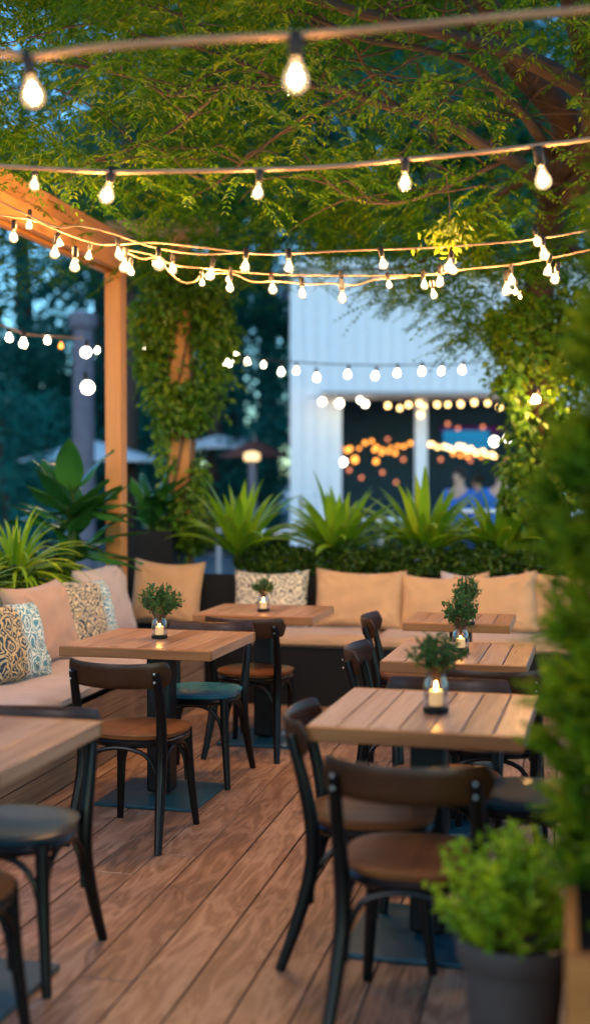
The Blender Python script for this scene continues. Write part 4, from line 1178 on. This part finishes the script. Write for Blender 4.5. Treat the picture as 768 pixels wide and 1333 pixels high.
# ================================================================== STRING LIGHTS
def pear(r, L_):
    return [(0.0006, 0), (r * 0.35, -L_ * 0.01), (r * 0.42, -L_ * 0.12), (r * 0.62, -L_ * 0.30), (r * 0.92, -L_ * 0.52), (r, -L_ * 0.68), (r * 0.88, -L_ * 0.85), (r * 0.55, -L_ * 0.96), (0.0006, -L_)]
def globe(r, L_):
    return [(0.0006, 0)] + [(r * math.sin(a), -L_ * 0.5 + L_ * 0.5 * math.cos(a)) for a in [math.pi * k / 10 for k in range(1, 10)]] + [(0.0006, -L_)]
_bm = {}
def bulb_mesh(kind, glow, full):
    key = (kind, glow, full)
    if key in _bm: return _bm[key]
    f = {'pear': pear, 'globe': globe}[kind]
    r, L_ = (0.028, 0.080) if kind == 'pear' else (0.040, 0.085)
    k = 1.0 if full else 0.50
    b_ = MB(); b_.lathe([(q[0] * k, q[1] * k - (0 if full else 0.022)) for q in f(r, L_)], 16)
    s = MB(); s.lathe([(0.006, 0.062), (0.013, 0.058), (0.0165, 0.050), (0.0165, 0.006), (0.0135, 0.0), (0.012, -0.004)], 12)
    g_ = MB(); g_.lathe([(q[0], q[1]) for q in f(r, L_)], 20)
    def me(mb, n, m):
        x_ = bpy.data.meshes.new(n); x_.from_pydata(mb.v, [], mb.f); x_.shade_smooth(); x_.materials.append(m); return x_
    res = (me(b_, 'bulb', M[glow]), me(s, 'socket', M['socket']), None if full else me(g_, 'bulb_glass', M['bulbglass']))
    _bm[key] = res
    return res
def string(lab, cords, bulbs, cordr=0.004, glow='glow', full=False, cordmat='cord', group=None, name='string_lights', socket=True):
    """cords: polylines of (x, y, depth) in photo pixels; bulbs: (x, y_of_bulb_centre, depth, scale[, kind])"""
    p0 = W(*cords[0][0])
    t = thing(name, lab, 'string lights', tuple(p0), 0, 'strings of bulbs over the terrace')
    for c in cords:
        m = MB(); P = [W(*q) - p0 for q in c]
        if len(P) == 2: P = [P[0], (P[0] + P[1]) / 2, P[1]]
        m.tube(P, cordr, n=7, sub=8); m.build('cord', M[cordmat], t)
    for bq in bulbs:
        x_, y_, d, s = bq[:4]; kind = bq[4] if len(bq) > 4 else 'pear'; gl = bq[5] if len(bq) > 5 else glow
        bm_, sm_, gm_ = bulb_mesh(kind, gl, full)
        c = W(x_, y_, d) - p0 + Vector((0, 0, 0.04 * s))
        o = link('bulb', bm_, t); o.location = c; s *= rnd.uniform(0.86, 1.0); o.scale = (s, s, s); o.rotation_euler = (rnd.uniform(-.22, .22), rnd.uniform(-.22, .22), 0)
        if socket: q = link('socket', sm_, o)
        if gm_: link('bulb_glass', gm_, o)
    return t
dA = 2.9
string('nearest thick jute string of bulbs across the top of the view', [[(-400, 40, dA), (-200, 62, dA), (0, 70, dA), (42, 74, dA), (120, 63, dA), (250, 53, dA), (384, 46, dA), (520, 35, dA), (650, 22, dA), (768, 12, dA), (1000, -15, dA), (1200, -50, dA)]],
       [(40, 122, dA, 1.05), (385, 98, dA, 1.05), (-250, 110, dA, 1), (860, 60, dA, 1.0)], cordr=0.0085, glow='glow_front')
dB = 4.35
string('second jute string of bulbs, below the nearest one', [[(-300, 190, dB), (-120, 205, dB), (0, 216, dB), (46, 219, dB), (143, 224, dB), (225, 223, dB), (337, 221, dB), (430, 217, dB), (527, 208, dB), (620, 199, dB), (703, 189, dB), (755, 183, dB), (860, 165, dB), (1050, 130, dB)]],
       [(46, 240, dB + .2, 0.75), (143, 254, dB, 1.1), (337, 250, dB, 0.85), (527, 237, dB, 0.9), (703, 232, dB, 1.15), (-120, 235, dB, 1), (900, 190, dB, 1)], cordr=0.0085)
string('added unseen jute string of bulbs over the near end of the deck', [[(-2600, -1700, 1.25), (-900, -1500, 1.25), (384, -1440, 1.25), (1700, -1500, 1.25), (3300, -1700, 1.25)]],
       [(x_, -1395, 1.25, 1.0) for x_ in (-1700, -700, 0, 800, 1500)], cordr=0.0085)  # out of view, added to throw warm light on the foreground
dC = 6.3
string('third string of bulbs, running from the pine post to the right across the view', [
    [(-250, 215, 5.4), (-100, 255, 5.8), (0, 279, 6.0), (42, 286, 6.1), (86, 304, 6.2), (125, 317, 6.3), (157, 318, 6.35), (200, 316, dC), (260, 322, dC), (319, 329, dC), (350, 331, dC), (400, 329, dC), (460, 326, dC), (550, 323, dC), (611, 319, dC), (691, 312, dC), (768, 299, dC), (900, 270, dC)],
    [(0, 262, 6.0), (70, 294, 6.1), (104, 294, 6.1), (143, 303, 6.2), (200, 322, dC), (260, 331, dC), (320, 328, dC)]],
    [(39, 292, 6.1, 0.75), (19, 309, 6.1, 0.95), (77, 316, 6.2, 0.8), (73, 328, 6.2, 0.95), (98, 346, 6.2, 1.05), (117, 333, 6.3, 0.8), (154, 330, 6.35, 0.95), (163, 346, 6.4, 1.1), (171, 353, 6.4, 0.8), (207, 344, 6.2, 0.93, 'globe'), (320, 346, dC, 0.95), (376, 347, dC, 1.0), (497, 343, dC, 0.9), (586, 345, dC, 0.9), (697, 315, dC, 0.9), (706, 330, dC, 1.0), (714, 352, dC, .9), (724, 363, dC, .95), (-120, 285, 5.8, 1), (830, 310, 6.3, 1)], cordr=0.0052)
dD = 6.55
string('fourth string of bulbs just under the third, with doubled loops', [
    [(160, 324, 6.4), (202, 333, dD), (228, 345, dD), (272, 350, dD), (350, 357, dD), (450, 359, dD), (550, 358, dD), (611, 350, dD), (671, 344, dD), (761, 327, dD), (880, 300, dD)],
    [(160, 326, 6.4), (185, 337, dD), (205, 336, dD), (222, 356, dD), (240, 368, dD), (255, 366, dD), (263, 359, dD), (300, 356, dD), (330, 367, dD), (358, 366, dD), (402, 370, dD), (431, 369, dD), (462, 371, dD), (493, 363, dD), (530, 361, dD)]],
    [(225, 350, dD, 1.0), (276, 357, dD, 0.95), (263, 368, dD, 0.7), (299, 363, dD, 0.7), (300, 374, dD, 0.9), (354, 376, dD, 1.0), (393, 382, dD, 0.95), (444, 371, dD, 0.8), (445, 387, dD, 0.95), (505, 371, dD, 0.75), (551, 370, dD, 0.8), (563, 383, dD, 0.8), (572, 366, dD, 0.9), (659, 376, dD, 1.0), (665, 364, dD, 0.8), (671, 379, dD, 0.6), (588, 351, dD, 0.9), (677, 387, dD, 0.4)], cordr=0.0045)
string('short string of bulbs left of the pine post, under the beam', [[(-120, 395, 10), (0, 423, 10), (32, 434, 10), (70, 438, 10), (109, 440, 10)]],
       [(12, 440, 10, .95, 'pear', 'glow_far'), (31, 446, 10, 1.05, 'pear', 'glow_far'), (62, 443, 10, .85, 'pear', 'glow_far'), (80, 450, 10, 0.75, 'pear', 'glow_orange'), (113, 459, 10, 1.1, 'globe', 'glow_white'), (128, 456, 10, 0.7, 'pear', 'glow_far')], full=True, cordr=0.007)
o = string('round white globe bulb hanging alone left of the post', [[(113, 470, 11), (113, 492, 11)]], [(113, 505, 11, 1.5, 'globe', 'glow_white')], full=True, cordmat='blackcord', name='hanging_globe', cordr=0.003)
dG = 12.0
string('thin dark string of white bulbs crossing before the white building', [[(283, 463, dG), (320, 466, dG), (350, 469, dG), (428, 474, dG), (500, 475.5, dG), (560, 474.5, dG), (599, 474, dG), (659, 464, dG), (760, 440, dG)]],
       [(297, 471, dG, 1.2, 'globe'), (307, 463, dG, 0.8), (322, 471, dG, 0.85), (343, 475, dG, 0.8), (366, 484, dG, 1.0), (386, 482, dG, 0.85), (412, 491, dG, 0.95), (453, 487, dG, 0.9), (489, 489, dG, 0.95), (517, 485, dG, 0.9), (549, 483, dG, 0.95), (575, 483, dG, 0.9), (602, 481, dG, 0.95)], full=True, glow='glow_far', cordmat='blackcord', cordr=0.006)
string('short string of bulbs behind the vine post', [[(165, 448, 11), (187, 450, 11), (215, 452, 11)]], [(187, 458, 11, 1.0), (196, 460, 11, 0.9)], full=True, glow='glow_far', cordr=0.005)
string('single lit bulb hanging in the vine on the trunk', [[(695, 470, 8.3), (696, 512, 8.3)]], [(695, 521, 8.3, 1.1), (700, 520, 8.35, 0.9)], cordmat='blackcord', name='hanging_bulb', cordr=0.003)

# ================================================================== BACKGROUND: building
DB = 20.0
def bq(x, y, d=DB): return W(x, y, d)
p0 = W(378, 640, DB); p0.z = -0.16
t = thing('white_building', 'large white building with vertical cladding and a wide open front', 'building', tuple(p0), YAW)
pxm = F_PX / DB
X = lambda x_: (x_ - 378) / pxm
Z = lambda y_: (625 - y_) / pxm + CAMH + 0.16
top = Z(352); oy = Z(520); x1 = X(445); x2 = X(700); x3 = X(900)
m = MB()
def clad(xa, xb, za, zb):
    w = 0.20; n = max(1, round((xb - xa) / w)); w = (xb - xa) / n
    for k in range(n):
        m.box((xa + w * (k + 0.5), 0.06, (za + zb) / 2), (w - 0.012, 0.12, zb - za))
        m.box((xa + w * k + 0.006, -0.012, (za + zb) / 2), (0.022, 0.024, zb - za))
clad(0, x1, 0, top); clad(x1, x3, oy, top); clad(x2, x3, 0, oy)
m.build('cladding', M['facade'], t)
m = MB(); m.box((x3 / 2, 3.2, top / 2), (x3, 0.1, top)); m.box((0.12, 1.66, top / 2), (0.06, 2.98, top)); m.box((x3 - 0.1, 1.66, top / 2), (0.06, 2.98, top)); m.build('inner_wall', M['facade_in'], t)
m = MB(); m.box((x3 / 2, 1.55, top + 0.06), (x3 + 0.3, 3.6, 0.12)); m.build('roof', M['facade'], t)
m = MB(); m.box((x3 / 2, 1.66, oy + 0.5), (x3 - 0.4, 2.98, 0.05)); m.build('ceiling', M['facade_in'], t)
m = MB(); m.box((X(548), 0.06, oy / 2), (0.2, 0.14, oy)); m.build('pillar', M['facade'], t, bevel=0.01)
m = MB(); m.box(((x1 + x2) / 2 - 0.1, -0.35, oy + 0.05), (x2 - x1 + 0.5, 0.7, 0.07)); m.build('awning', M['metalgrey'], t, bevel=0.01)
m = MB(); m.box((X(640), 3.05, Z(565)), (0.85, 0.08, 0.36)); m.build('lit_panel', M['screen'], t)
m = MB(); m.box((X(650), 3.06, Z(549)), (1.2, 0.06, 0.10)); m.build('lit_strip', M['magenta'], t)

eb = [(420, 523, 1.0), (442, 525, 1.15), (469, 521, .8), (475, 526, 1.0), (505, 528, .9), (520, 531, .8), (532, 527, .95), (545, 525, .9), (552, 529, .8), (568, 527, .95), (583, 527, .9), (599, 526, .95), (617, 524, .95), (634, 525, .9), (649, 530, .85), (548, 540, 1.1)]
string('row of amber bulbs under the edge of the building opening', [[(400, 517, 19.4), (470, 516, 19.4), (540, 517, 19.4), (600, 518, 19.4), (660, 517, 19.4)]],
       [(x_, y_, 19.4, s * 1.1, 'globe', ('glow_far' if x_ < 500 else 'glow_cream')) for x_, y_, s in eb], full=True, cordmat='blackcord', cordr=0.006)
r2 = random.Random(5)
bl = [(442 + k * 8.2 + r2.uniform(-2, 2), 581 + 4 * math.sin(k) + r2.uniform(-3, 3), 22, r2.uniform(.7, 1.1), 'globe', 'glow_orange') for k in range(12)] + [(487 + k * 9, 587 + r2.uniform(-3, 3), 22, .9, 'globe', 'glow_orange') for k in range(4)]
string('orange fairy lights inside the building left of its pillar', [[(440, 572, 22), (490, 574, 22), (540, 570, 22)]], bl, full=True, cordmat='blackcord', cordr=0.005, socket=False)
bl = [(558 + k * 6.2 + r2.uniform(-2, 2), 580 + k * 0.8 + r2.uniform(-3.5, 3.5), 22, r2.uniform(.8, 1.2), 'globe', 'glow_cream') for k in range(15)] + [(590 + k * 9, 592 + r2.uniform(-3, 3), 22, .8, 'globe', 'glow_orange') for k in range(6)]
string('bright cream fairy lights inside the building right of its pillar', [[(555, 572, 22), (600, 574, 22), (650, 578, 22)]], bl, full=True, cordmat='blackcord', cordr=0.005, socket=False)
for (x_, y_, s, gl, lab) in [(643, 575, 1.9, 'glow_white', 'largest white globe lamp inside the building beside the blue panel'), (661, 570, 1.3, 'glow_white', 'smaller white globe lamp at the right of the blue panel'), (447, 602, 1.6, 'glow_white', 'white globe lamp low at the left edge of the opening'),
                             (462, 598, 1.5, 'glow_orange', 'orange globe lamp next to the low white one'), (490, 601, 1.3, 'glow_orange', 'orange globe lamp in the middle of the left opening')]:
    string(lab, [[(x_, 560, 22.2), (x_, y_ - 4, 22.2)]], [(x_, y_, 22.2, s, 'globe', gl)], full=True, cordmat='blackcord', name='hanging_globe', cordr=0.004, socket=False)

bl = [(x_, y_, 22.6, 0.9, 'globe', 'glow_dim') for x_, y_ in [(455, 612), (470, 622), (498, 615), (525, 598), (515, 628), (505, 572), (582, 552), (596, 558), (612, 600), (573, 598), (628, 556), (660, 596)]]
string('scattered dim reddish bulbs low inside the building', [[(450, 606, 22.6), (520, 606, 22.6), (660, 590, 22.6)]], bl, full=True, cordmat='blackcord', cordr=0.003, socket=False)

# people in the opening
def person(lab, lat, d, rz, jacket, h=1.72, lean=0.0):
    k = h / 1.72
    t = thing('person', lab, 'person', tuple(cf(lat, d, -0.16)), rz)
    J = [(0, 0, .95, .145, .11), (0, 0, 1.15, .135, .10), (0, 0, 1.36, .17, .10), (0, 0, 1.47, .07, .06), (0, .01, 1.52, .055, .055), (0, .02, 1.60, .078, .09), (0, .02, 1.69, .06, .07),
         (.10, 0, .88, .09, .09), (.11, .01, .50, .06, .06), (.11, -.02, .10, .042, .042), (.11, .10, .04, .04, .03),
         (-.10, 0, .88, .09, .09), (-.11, .01, .50, .06, .06), (-.11, -.02, .10, .042, .042), (-.11, .10, .04, .04, .03),
         (.19, 0, 1.40, .055, .055), (.25, -.02, 1.12, .042, .042), (.23, .12, .92, .032, .032), (.22, .17, .88, .03, .02),
         (-.19, 0, 1.40, .055, .055), (-.25, -.02, 1.12, .042, .042), (-.20, .16, 1.0, .032, .032), (-.18, .22, 1.0, .03, .02)]
    E = [(0, 1), (1, 2), (2, 3), (3, 4), (4, 5), (5, 6), (0, 7), (7, 8), (8, 9), (9, 10), (0, 11), (11, 12), (12, 13), (13, 14), (2, 15), (15, 16), (16, 17), (17, 18), (2, 19), (19, 20), (20, 21), (21, 22)]
    def skin(name, idx, grow, m):
        mp_ = {j: i for i, j in enumerate(idx)}
        me = bpy.data.meshes.new(name)
        me.from_pydata([(J[i][0] * k, J[i][1] * k, J[i][2] * k) for i in idx], [(mp_[a], mp_[b_]) for a, b_ in E if a in mp_ and b_ in mp_], [])
        me.materials.append(m); o = link(name, me, t)
        sm = o.modifiers.new('skin', 'SKIN'); sm.use_smooth_shade = True
        for i, j in enumerate(idx):
            me.skin_vertices[0].data[i].radius = ((J[j][3] + grow) * k, (J[j][4] + grow) * k)
        me.skin_vertices[0].data[0].use_root = True
        s = o.modifiers.new('sub', 'SUBSURF'); s.levels = 1; s.render_levels = 2
        return o
    skin('body', list(range(23)), 0, M['skin'])
    skin('jacket', [0, 1, 2, 3, 15, 16, 17, 19, 20, 21], 0.02, jacket)
    skin('trousers', [0, 7, 8, 9, 11, 12, 13], 0.015, M['navy'])
    m = MB(); m.lathe([(0.001, 1.745 * k), (0.05 * k, 1.735 * k), (0.085 * k, 1.69 * k), (0.092 * k, 1.63 * k), (0.085 * k, 1.59 * k)], 16, c=(0, -0.005, 0), cap=False); m.build('hair', M['hair'], t)
    return t
person('person in a blue jacket standing at the right of the open building front', (652 - 384) * 14.5 / 1600, 14.5, R(190), M['blue'], 1.85)
person('person in a blue jacket further back, left of the other one', (598 - 384) * 16.5 / 1600, 16.5, R(150), M['blue'], 1.82)
person('person in dark blue clothes beside the right pillar of the opening', (622 - 384) * 21.2 / 1600, 21.2, R(100), M['navy'])

# ================================================================== BACKGROUND: parasols, tables, lamp, column
def parasol(lab, x_, y_edge, y_top, d, wpx, m, pole=True):
    s = F_PX / d; r_ = wpx / 2 / s; ze = CAMH + (625 - y_edge) / s; zt = CAMH + (625 - y_top) / s
    c = W(x_, 600, d); t = thing('parasol', lab, 'parasol', (c.x, c.y, -0.16), 0.3, 'parasols behind the terrace')
    ze += 0.16; zt += 0.16
    mb = MB(); n = 8; vs = []; fs = []
    for side in (0, 1):
        for i in range(7):
            f = i / 6
            for k in range(n * 4):
                a = 2 * math.pi * k / (n * 4); fr = (k % 4) / 4
                rad = r_ * f * (math.cos(math.pi / n) / math.cos((fr - 0.5) * 2 * math.pi / n * 1.0) * 1.0)
                z = zt - (zt - ze) * f ** 1.15 - 0.02 * side
                vs.append((rad * math.cos(a), rad * math.sin(a), z))
    q = n * 4
    for side in (0, 1):
        for i in range(6):
            for k in range(q):
                a_, b_ = side * 7 * q + i * q + k, side * 7 * q + i * q + (k + 1) % q
                f_ = (a_, b_, b_ + q, a_ + q); fs.append(f_ if not side else f_[::-1])
    for k in range(q): fs.append((6 * q + k, 6 * q + (k + 1) % q, 13 * q + (k + 1) % q, 13 * q + k))
    mb.add(vs, fs); mb.build('canopy', m, t, ang=20)
    mb = MB(); mb.lathe([(0.03, 0.0), (0.03, zt - 0.05), (0.01, zt + 0.1)], 12); mb.build('pole', M['metalgrey'], t)
    mb = MB(); mb.lathe([(0.3, 0), (0.3, 0.06), (0.06, 0.1)], 20); mb.build('base', M['metalgrey'], t)
    for k in range(8):
        a = 2 * math.pi * k / 8; mb = MB(); mb.tube([(0, 0, zt - 0.09), (r_ * .96 * math.cos(a), r_ * .96 * math.sin(a), ze - 0.02)], 0.012, n=5); mb.build('rib', M['metalgrey'], t)
    return t
parasol('wide white parasol seen left of and behind the pine post', 120, 600, 573, 24, 190, M['whitecloth'])
parasol('white parasol right of the vine post, partly behind the brown one', 285, 583, 566, 27, 110, M['whitecloth'])
parasol('pale blue parasol behind the brown one', 350, 578, 556, 30, 110, M['bluecloth'])
parasol('brown parasol beside the white building', 332, 594, 573, 22, 96, M['browncloth'])
parasol('pale parasol far behind the vine post', 180, 592, 570, 32, 60, M['bluecloth'])

def round_table(lab, x_, y_, d, w):
    s = F_PX / d; z = CAMH - (y_ - 625) / s + 0.16
    c = W(x_, 640, d); t = thing('round_table', lab, 'table', (c.x, c.y, -0.16), 0, 'white tables behind the planter')
    r_ = w / 2 / s
    mb = MB(); mb.lathe([(0.001, z), (r_ * 0.98, z), (r_, z - 0.012), (r_ * 0.98, z - 0.03), (0.001, z - 0.03)], 32, cap=False); mb.build('tabletop', M['whitecloth'], t)
    mb = MB(); mb.lathe([(0.25, 0), (0.25, 0.02), (0.035, 0.05), (0.03, z - 0.03)], 16); mb.build('pedestal', M['metalgrey'], t)
round_table('white round table before the people, left of the trunk vine', 626, 663, 11.8, 84)
round_table('white round table between the second and third strap plants', 496, 674, 13.5, 60)
round_table('white round table behind the first strap plant', 372, 690, 12.5, 70)
round_table('white round table right of the vine post', 285, 668, 15, 56)
round_table('white round table far right behind the trunk vine', 700, 676, 12.5, 50)
round_table('white round table at the foot of the building corner', 392, 642, 18, 44)

# standing lamp with lit shade
c = W(84, 620, 16)
t = thing('floor_lamp', 'lamp with warm lit shade behind the broad leaved plant', 'lamp', (c.x, c.y, -0.16))
mb = MB(); mb.lathe([(0.19, 1.42), (0.2, 1.44), (0.165, 1.84), (0.16, 1.86)], 24); mb.build('lamp_shade', M['lampshade'], t)
mb = MB(); mb.lathe([(0.15, 0), (0.15, 0.03), (0.015, 0.05), (0.015, 1.42)], 12); mb.build('pole', M['metalgrey'], t)
c = W(328, 600, 19)
t = thing('lantern_post', 'thin post with a warm lantern under the brown parasol', 'lamp', (c.x + 0.0, c.y, -0.16))
mb = MB(); mb.lathe([(0.10, 1.96), (0.12, 1.98), (0.12, 2.07), (0.05, 2.10)], 16); mb.build('lamp_shade', M['lampshade'], t)
mb = MB(); mb.lathe([(0.12, 0), (0.06, 0.3), (0.05, 1.9), (0.04, 1.96)], 14); mb.build('pole', M['column'], t)
# stone column
c = W(109, 500, 20)
t = thing('stone_column', 'grey stone column with a wide cap behind the hanging globe', 'column', (c.x, c.y, -0.16))
zt = CAMH + 0.16 + (625 - 408) / 80.0
mb = MB(); mb.lathe([(0.26, 0), (0.26, 0.15), (0.19, 0.22), (0.165, zt - 0.35), (0.16, zt - 0.30)], 24); mb.build('shaft', M['column'], t)
mb = MB(); mb.lathe([(0.16, zt - 0.299), (0.23, zt - 0.22), (0.23, zt - 0.05), (0.20, zt)], 24); mb.build('cap', M['column'], t)

# ================================================================== BACKGROUND: trees
def far_tree(lab, x_, d, h, r_, seed, m='far', leaves=5200, low=0.18, thin=1.0, name='background_tree', size=0.20):
    c = W(x_, 620, d); t = thing(name, lab, 'tree', (c.x, c.y, -0.16), 0, 'dark trees behind the terrace')
    g3 = np.random.default_rng(seed); nb = 30; cl = []
    for k in range(nb):
        z = h * (low + (1 - low) * g3.random()); f = (z / h - low) / (1 - low)
        rr_ = r_ * math.sqrt(max(0.06, math.sin(math.pi * min(1, (f * 0.86 + 0.12)))))
        a = g3.uniform(0, 6.28); q = rr_ * g3.uniform(0.2, 0.85)
        cl.append((np.array([q * math.cos(a), q * math.sin(a), z]), r_ * g3.uniform(0.26, 0.45)))
    P = []
    for k in range(leaves):
        c_, cr = cl[k % nb]; v = rvec(g3, 1)[0] * cr * g3.uniform(0.4, 1.0) ** 0.5; v[2] *= 0.7; P.append(c_ + v)
    n = len(P); Ln = g3.uniform(size * 0.7, size * 1.3, n)
    V, Fq = leaf_arrays(P, rvec(g3, n) + np.array([0, 0, -0.3]), rvec(g3, n) + np.array([0, 0, 0.8]), Ln, Ln * 0.6)
    leaf_obj('crown', V, Fq, M[m], t)
    mb = MB(); mb.tube([(0, 0, 0), (0.1, 0.1, h * 0.3), (0, 0, h * 0.6), (0.1, 0, h * 0.85)], [0.028 * h * thin, 0.020 * h * thin, 0.014 * h * thin, 0.004 * h * thin], n=9); mb.build('trunk', M['bark'], t)
    return t
ft = [(-60, 26, 9.0, 2.6, 'at the far left edge'), (20, 31, 5.2, 2.6, 'below the bright sky gap at the left'), (130, 34, 13, 2.8, 'behind the stone column'), (170, 30, 11, 2.2, 'behind the pine post'), (225, 36, 16, 3.8, 'behind the vine post'),
      (290, 32, 12.5, 3.0, 'left of the building, nearer'), (345, 38, 16, 3.8, 'directly left of the white building'), (420, 30, 15, 3.8, 'rising over the left part of the roof'), (510, 34, 16, 4.0, 'rising over the middle of the roof'), (600, 30, 15, 3.8, 'rising over the right part of the roof'), (690, 34, 16, 4.2, 'behind the tree trunk at the right'), (780, 28, 14, 3.8, 'at the far right edge'), (-110, 36, 15, 3.6, 'far outside at the left'), (40, 44, 6.5, 3.0, 'furthest, under the sky gap'), (190, 46, 22, 5.0, 'tall and far behind the stone column'), (300, 48, 22, 6.0, 'tall and far left of the building'), (470, 46, 22, 6.0, 'tall and far over the roof'), (640, 46, 21, 6.0, 'tall and far over the right end of the roof'), (-110, 50, 21, 4.0, 'tall and far at the left edge'), (30, 36, 16, 4.2, 'high crowned, above the bright sky gap'), (560, 26, 13, 3.0, 'near behind the building, low crown')]
for i, (x_, d, h, r_, w_) in enumerate(ft):
    far_tree('dark teal tree ' + w_, x_, d, h, r_, 200 + i, m=('far' if i % 3 else 'far_b'), leaves=(2600 if 'high crowned' in w_ else 5400 if x_ < 370 else 6500), size=0.22, low=0.12 if h < 13 else (0.52 if 'high crowned' in w_ else 0.2))
mt = [(165, 25, 'high behind the pine post'), (275, 27, 'high behind the vine post'), (400, 27, 'high over the left corner of the roof'), (510, 28, 'high over the middle of the roof'), (620, 27, 'high over the right of the roof'), (740, 27, 'high behind the trunk at the right')]
for i, (x_, d, w_) in enumerate(mt):
    far_tree('slender tree with high green crown ' + w_, x_, d, 14.0, 2.6, 400 + i, m='mid', leaves=(5600 if x_ < 370 else 6000), low=0.42, size=0.18, name='slender_tree', thin=0.45)
# low far hedges
for i, (x_, d, h, r_, w_) in enumerate([(335, 27, 2.9, 1.3, 'left of the building above the blue parasol'), (200, 28, 3.4, 1.4, 'behind the vine post'), (60, 25, 3.2, 1.5, 'left of the stone column'), (0, 22, 3.4, 1.4, 'at the left edge behind the railing'), (120, 34, 4.0, 2.0, 'behind the white parasol'), (270, 36, 3.6, 2.0, 'behind the white parasol right of the vine post')]):
    far_tree('rounded green bush ' + w_, x_, d, h, r_, 300 + i, m='far', leaves=3800, low=0.0, name='background_bush', size=0.14)
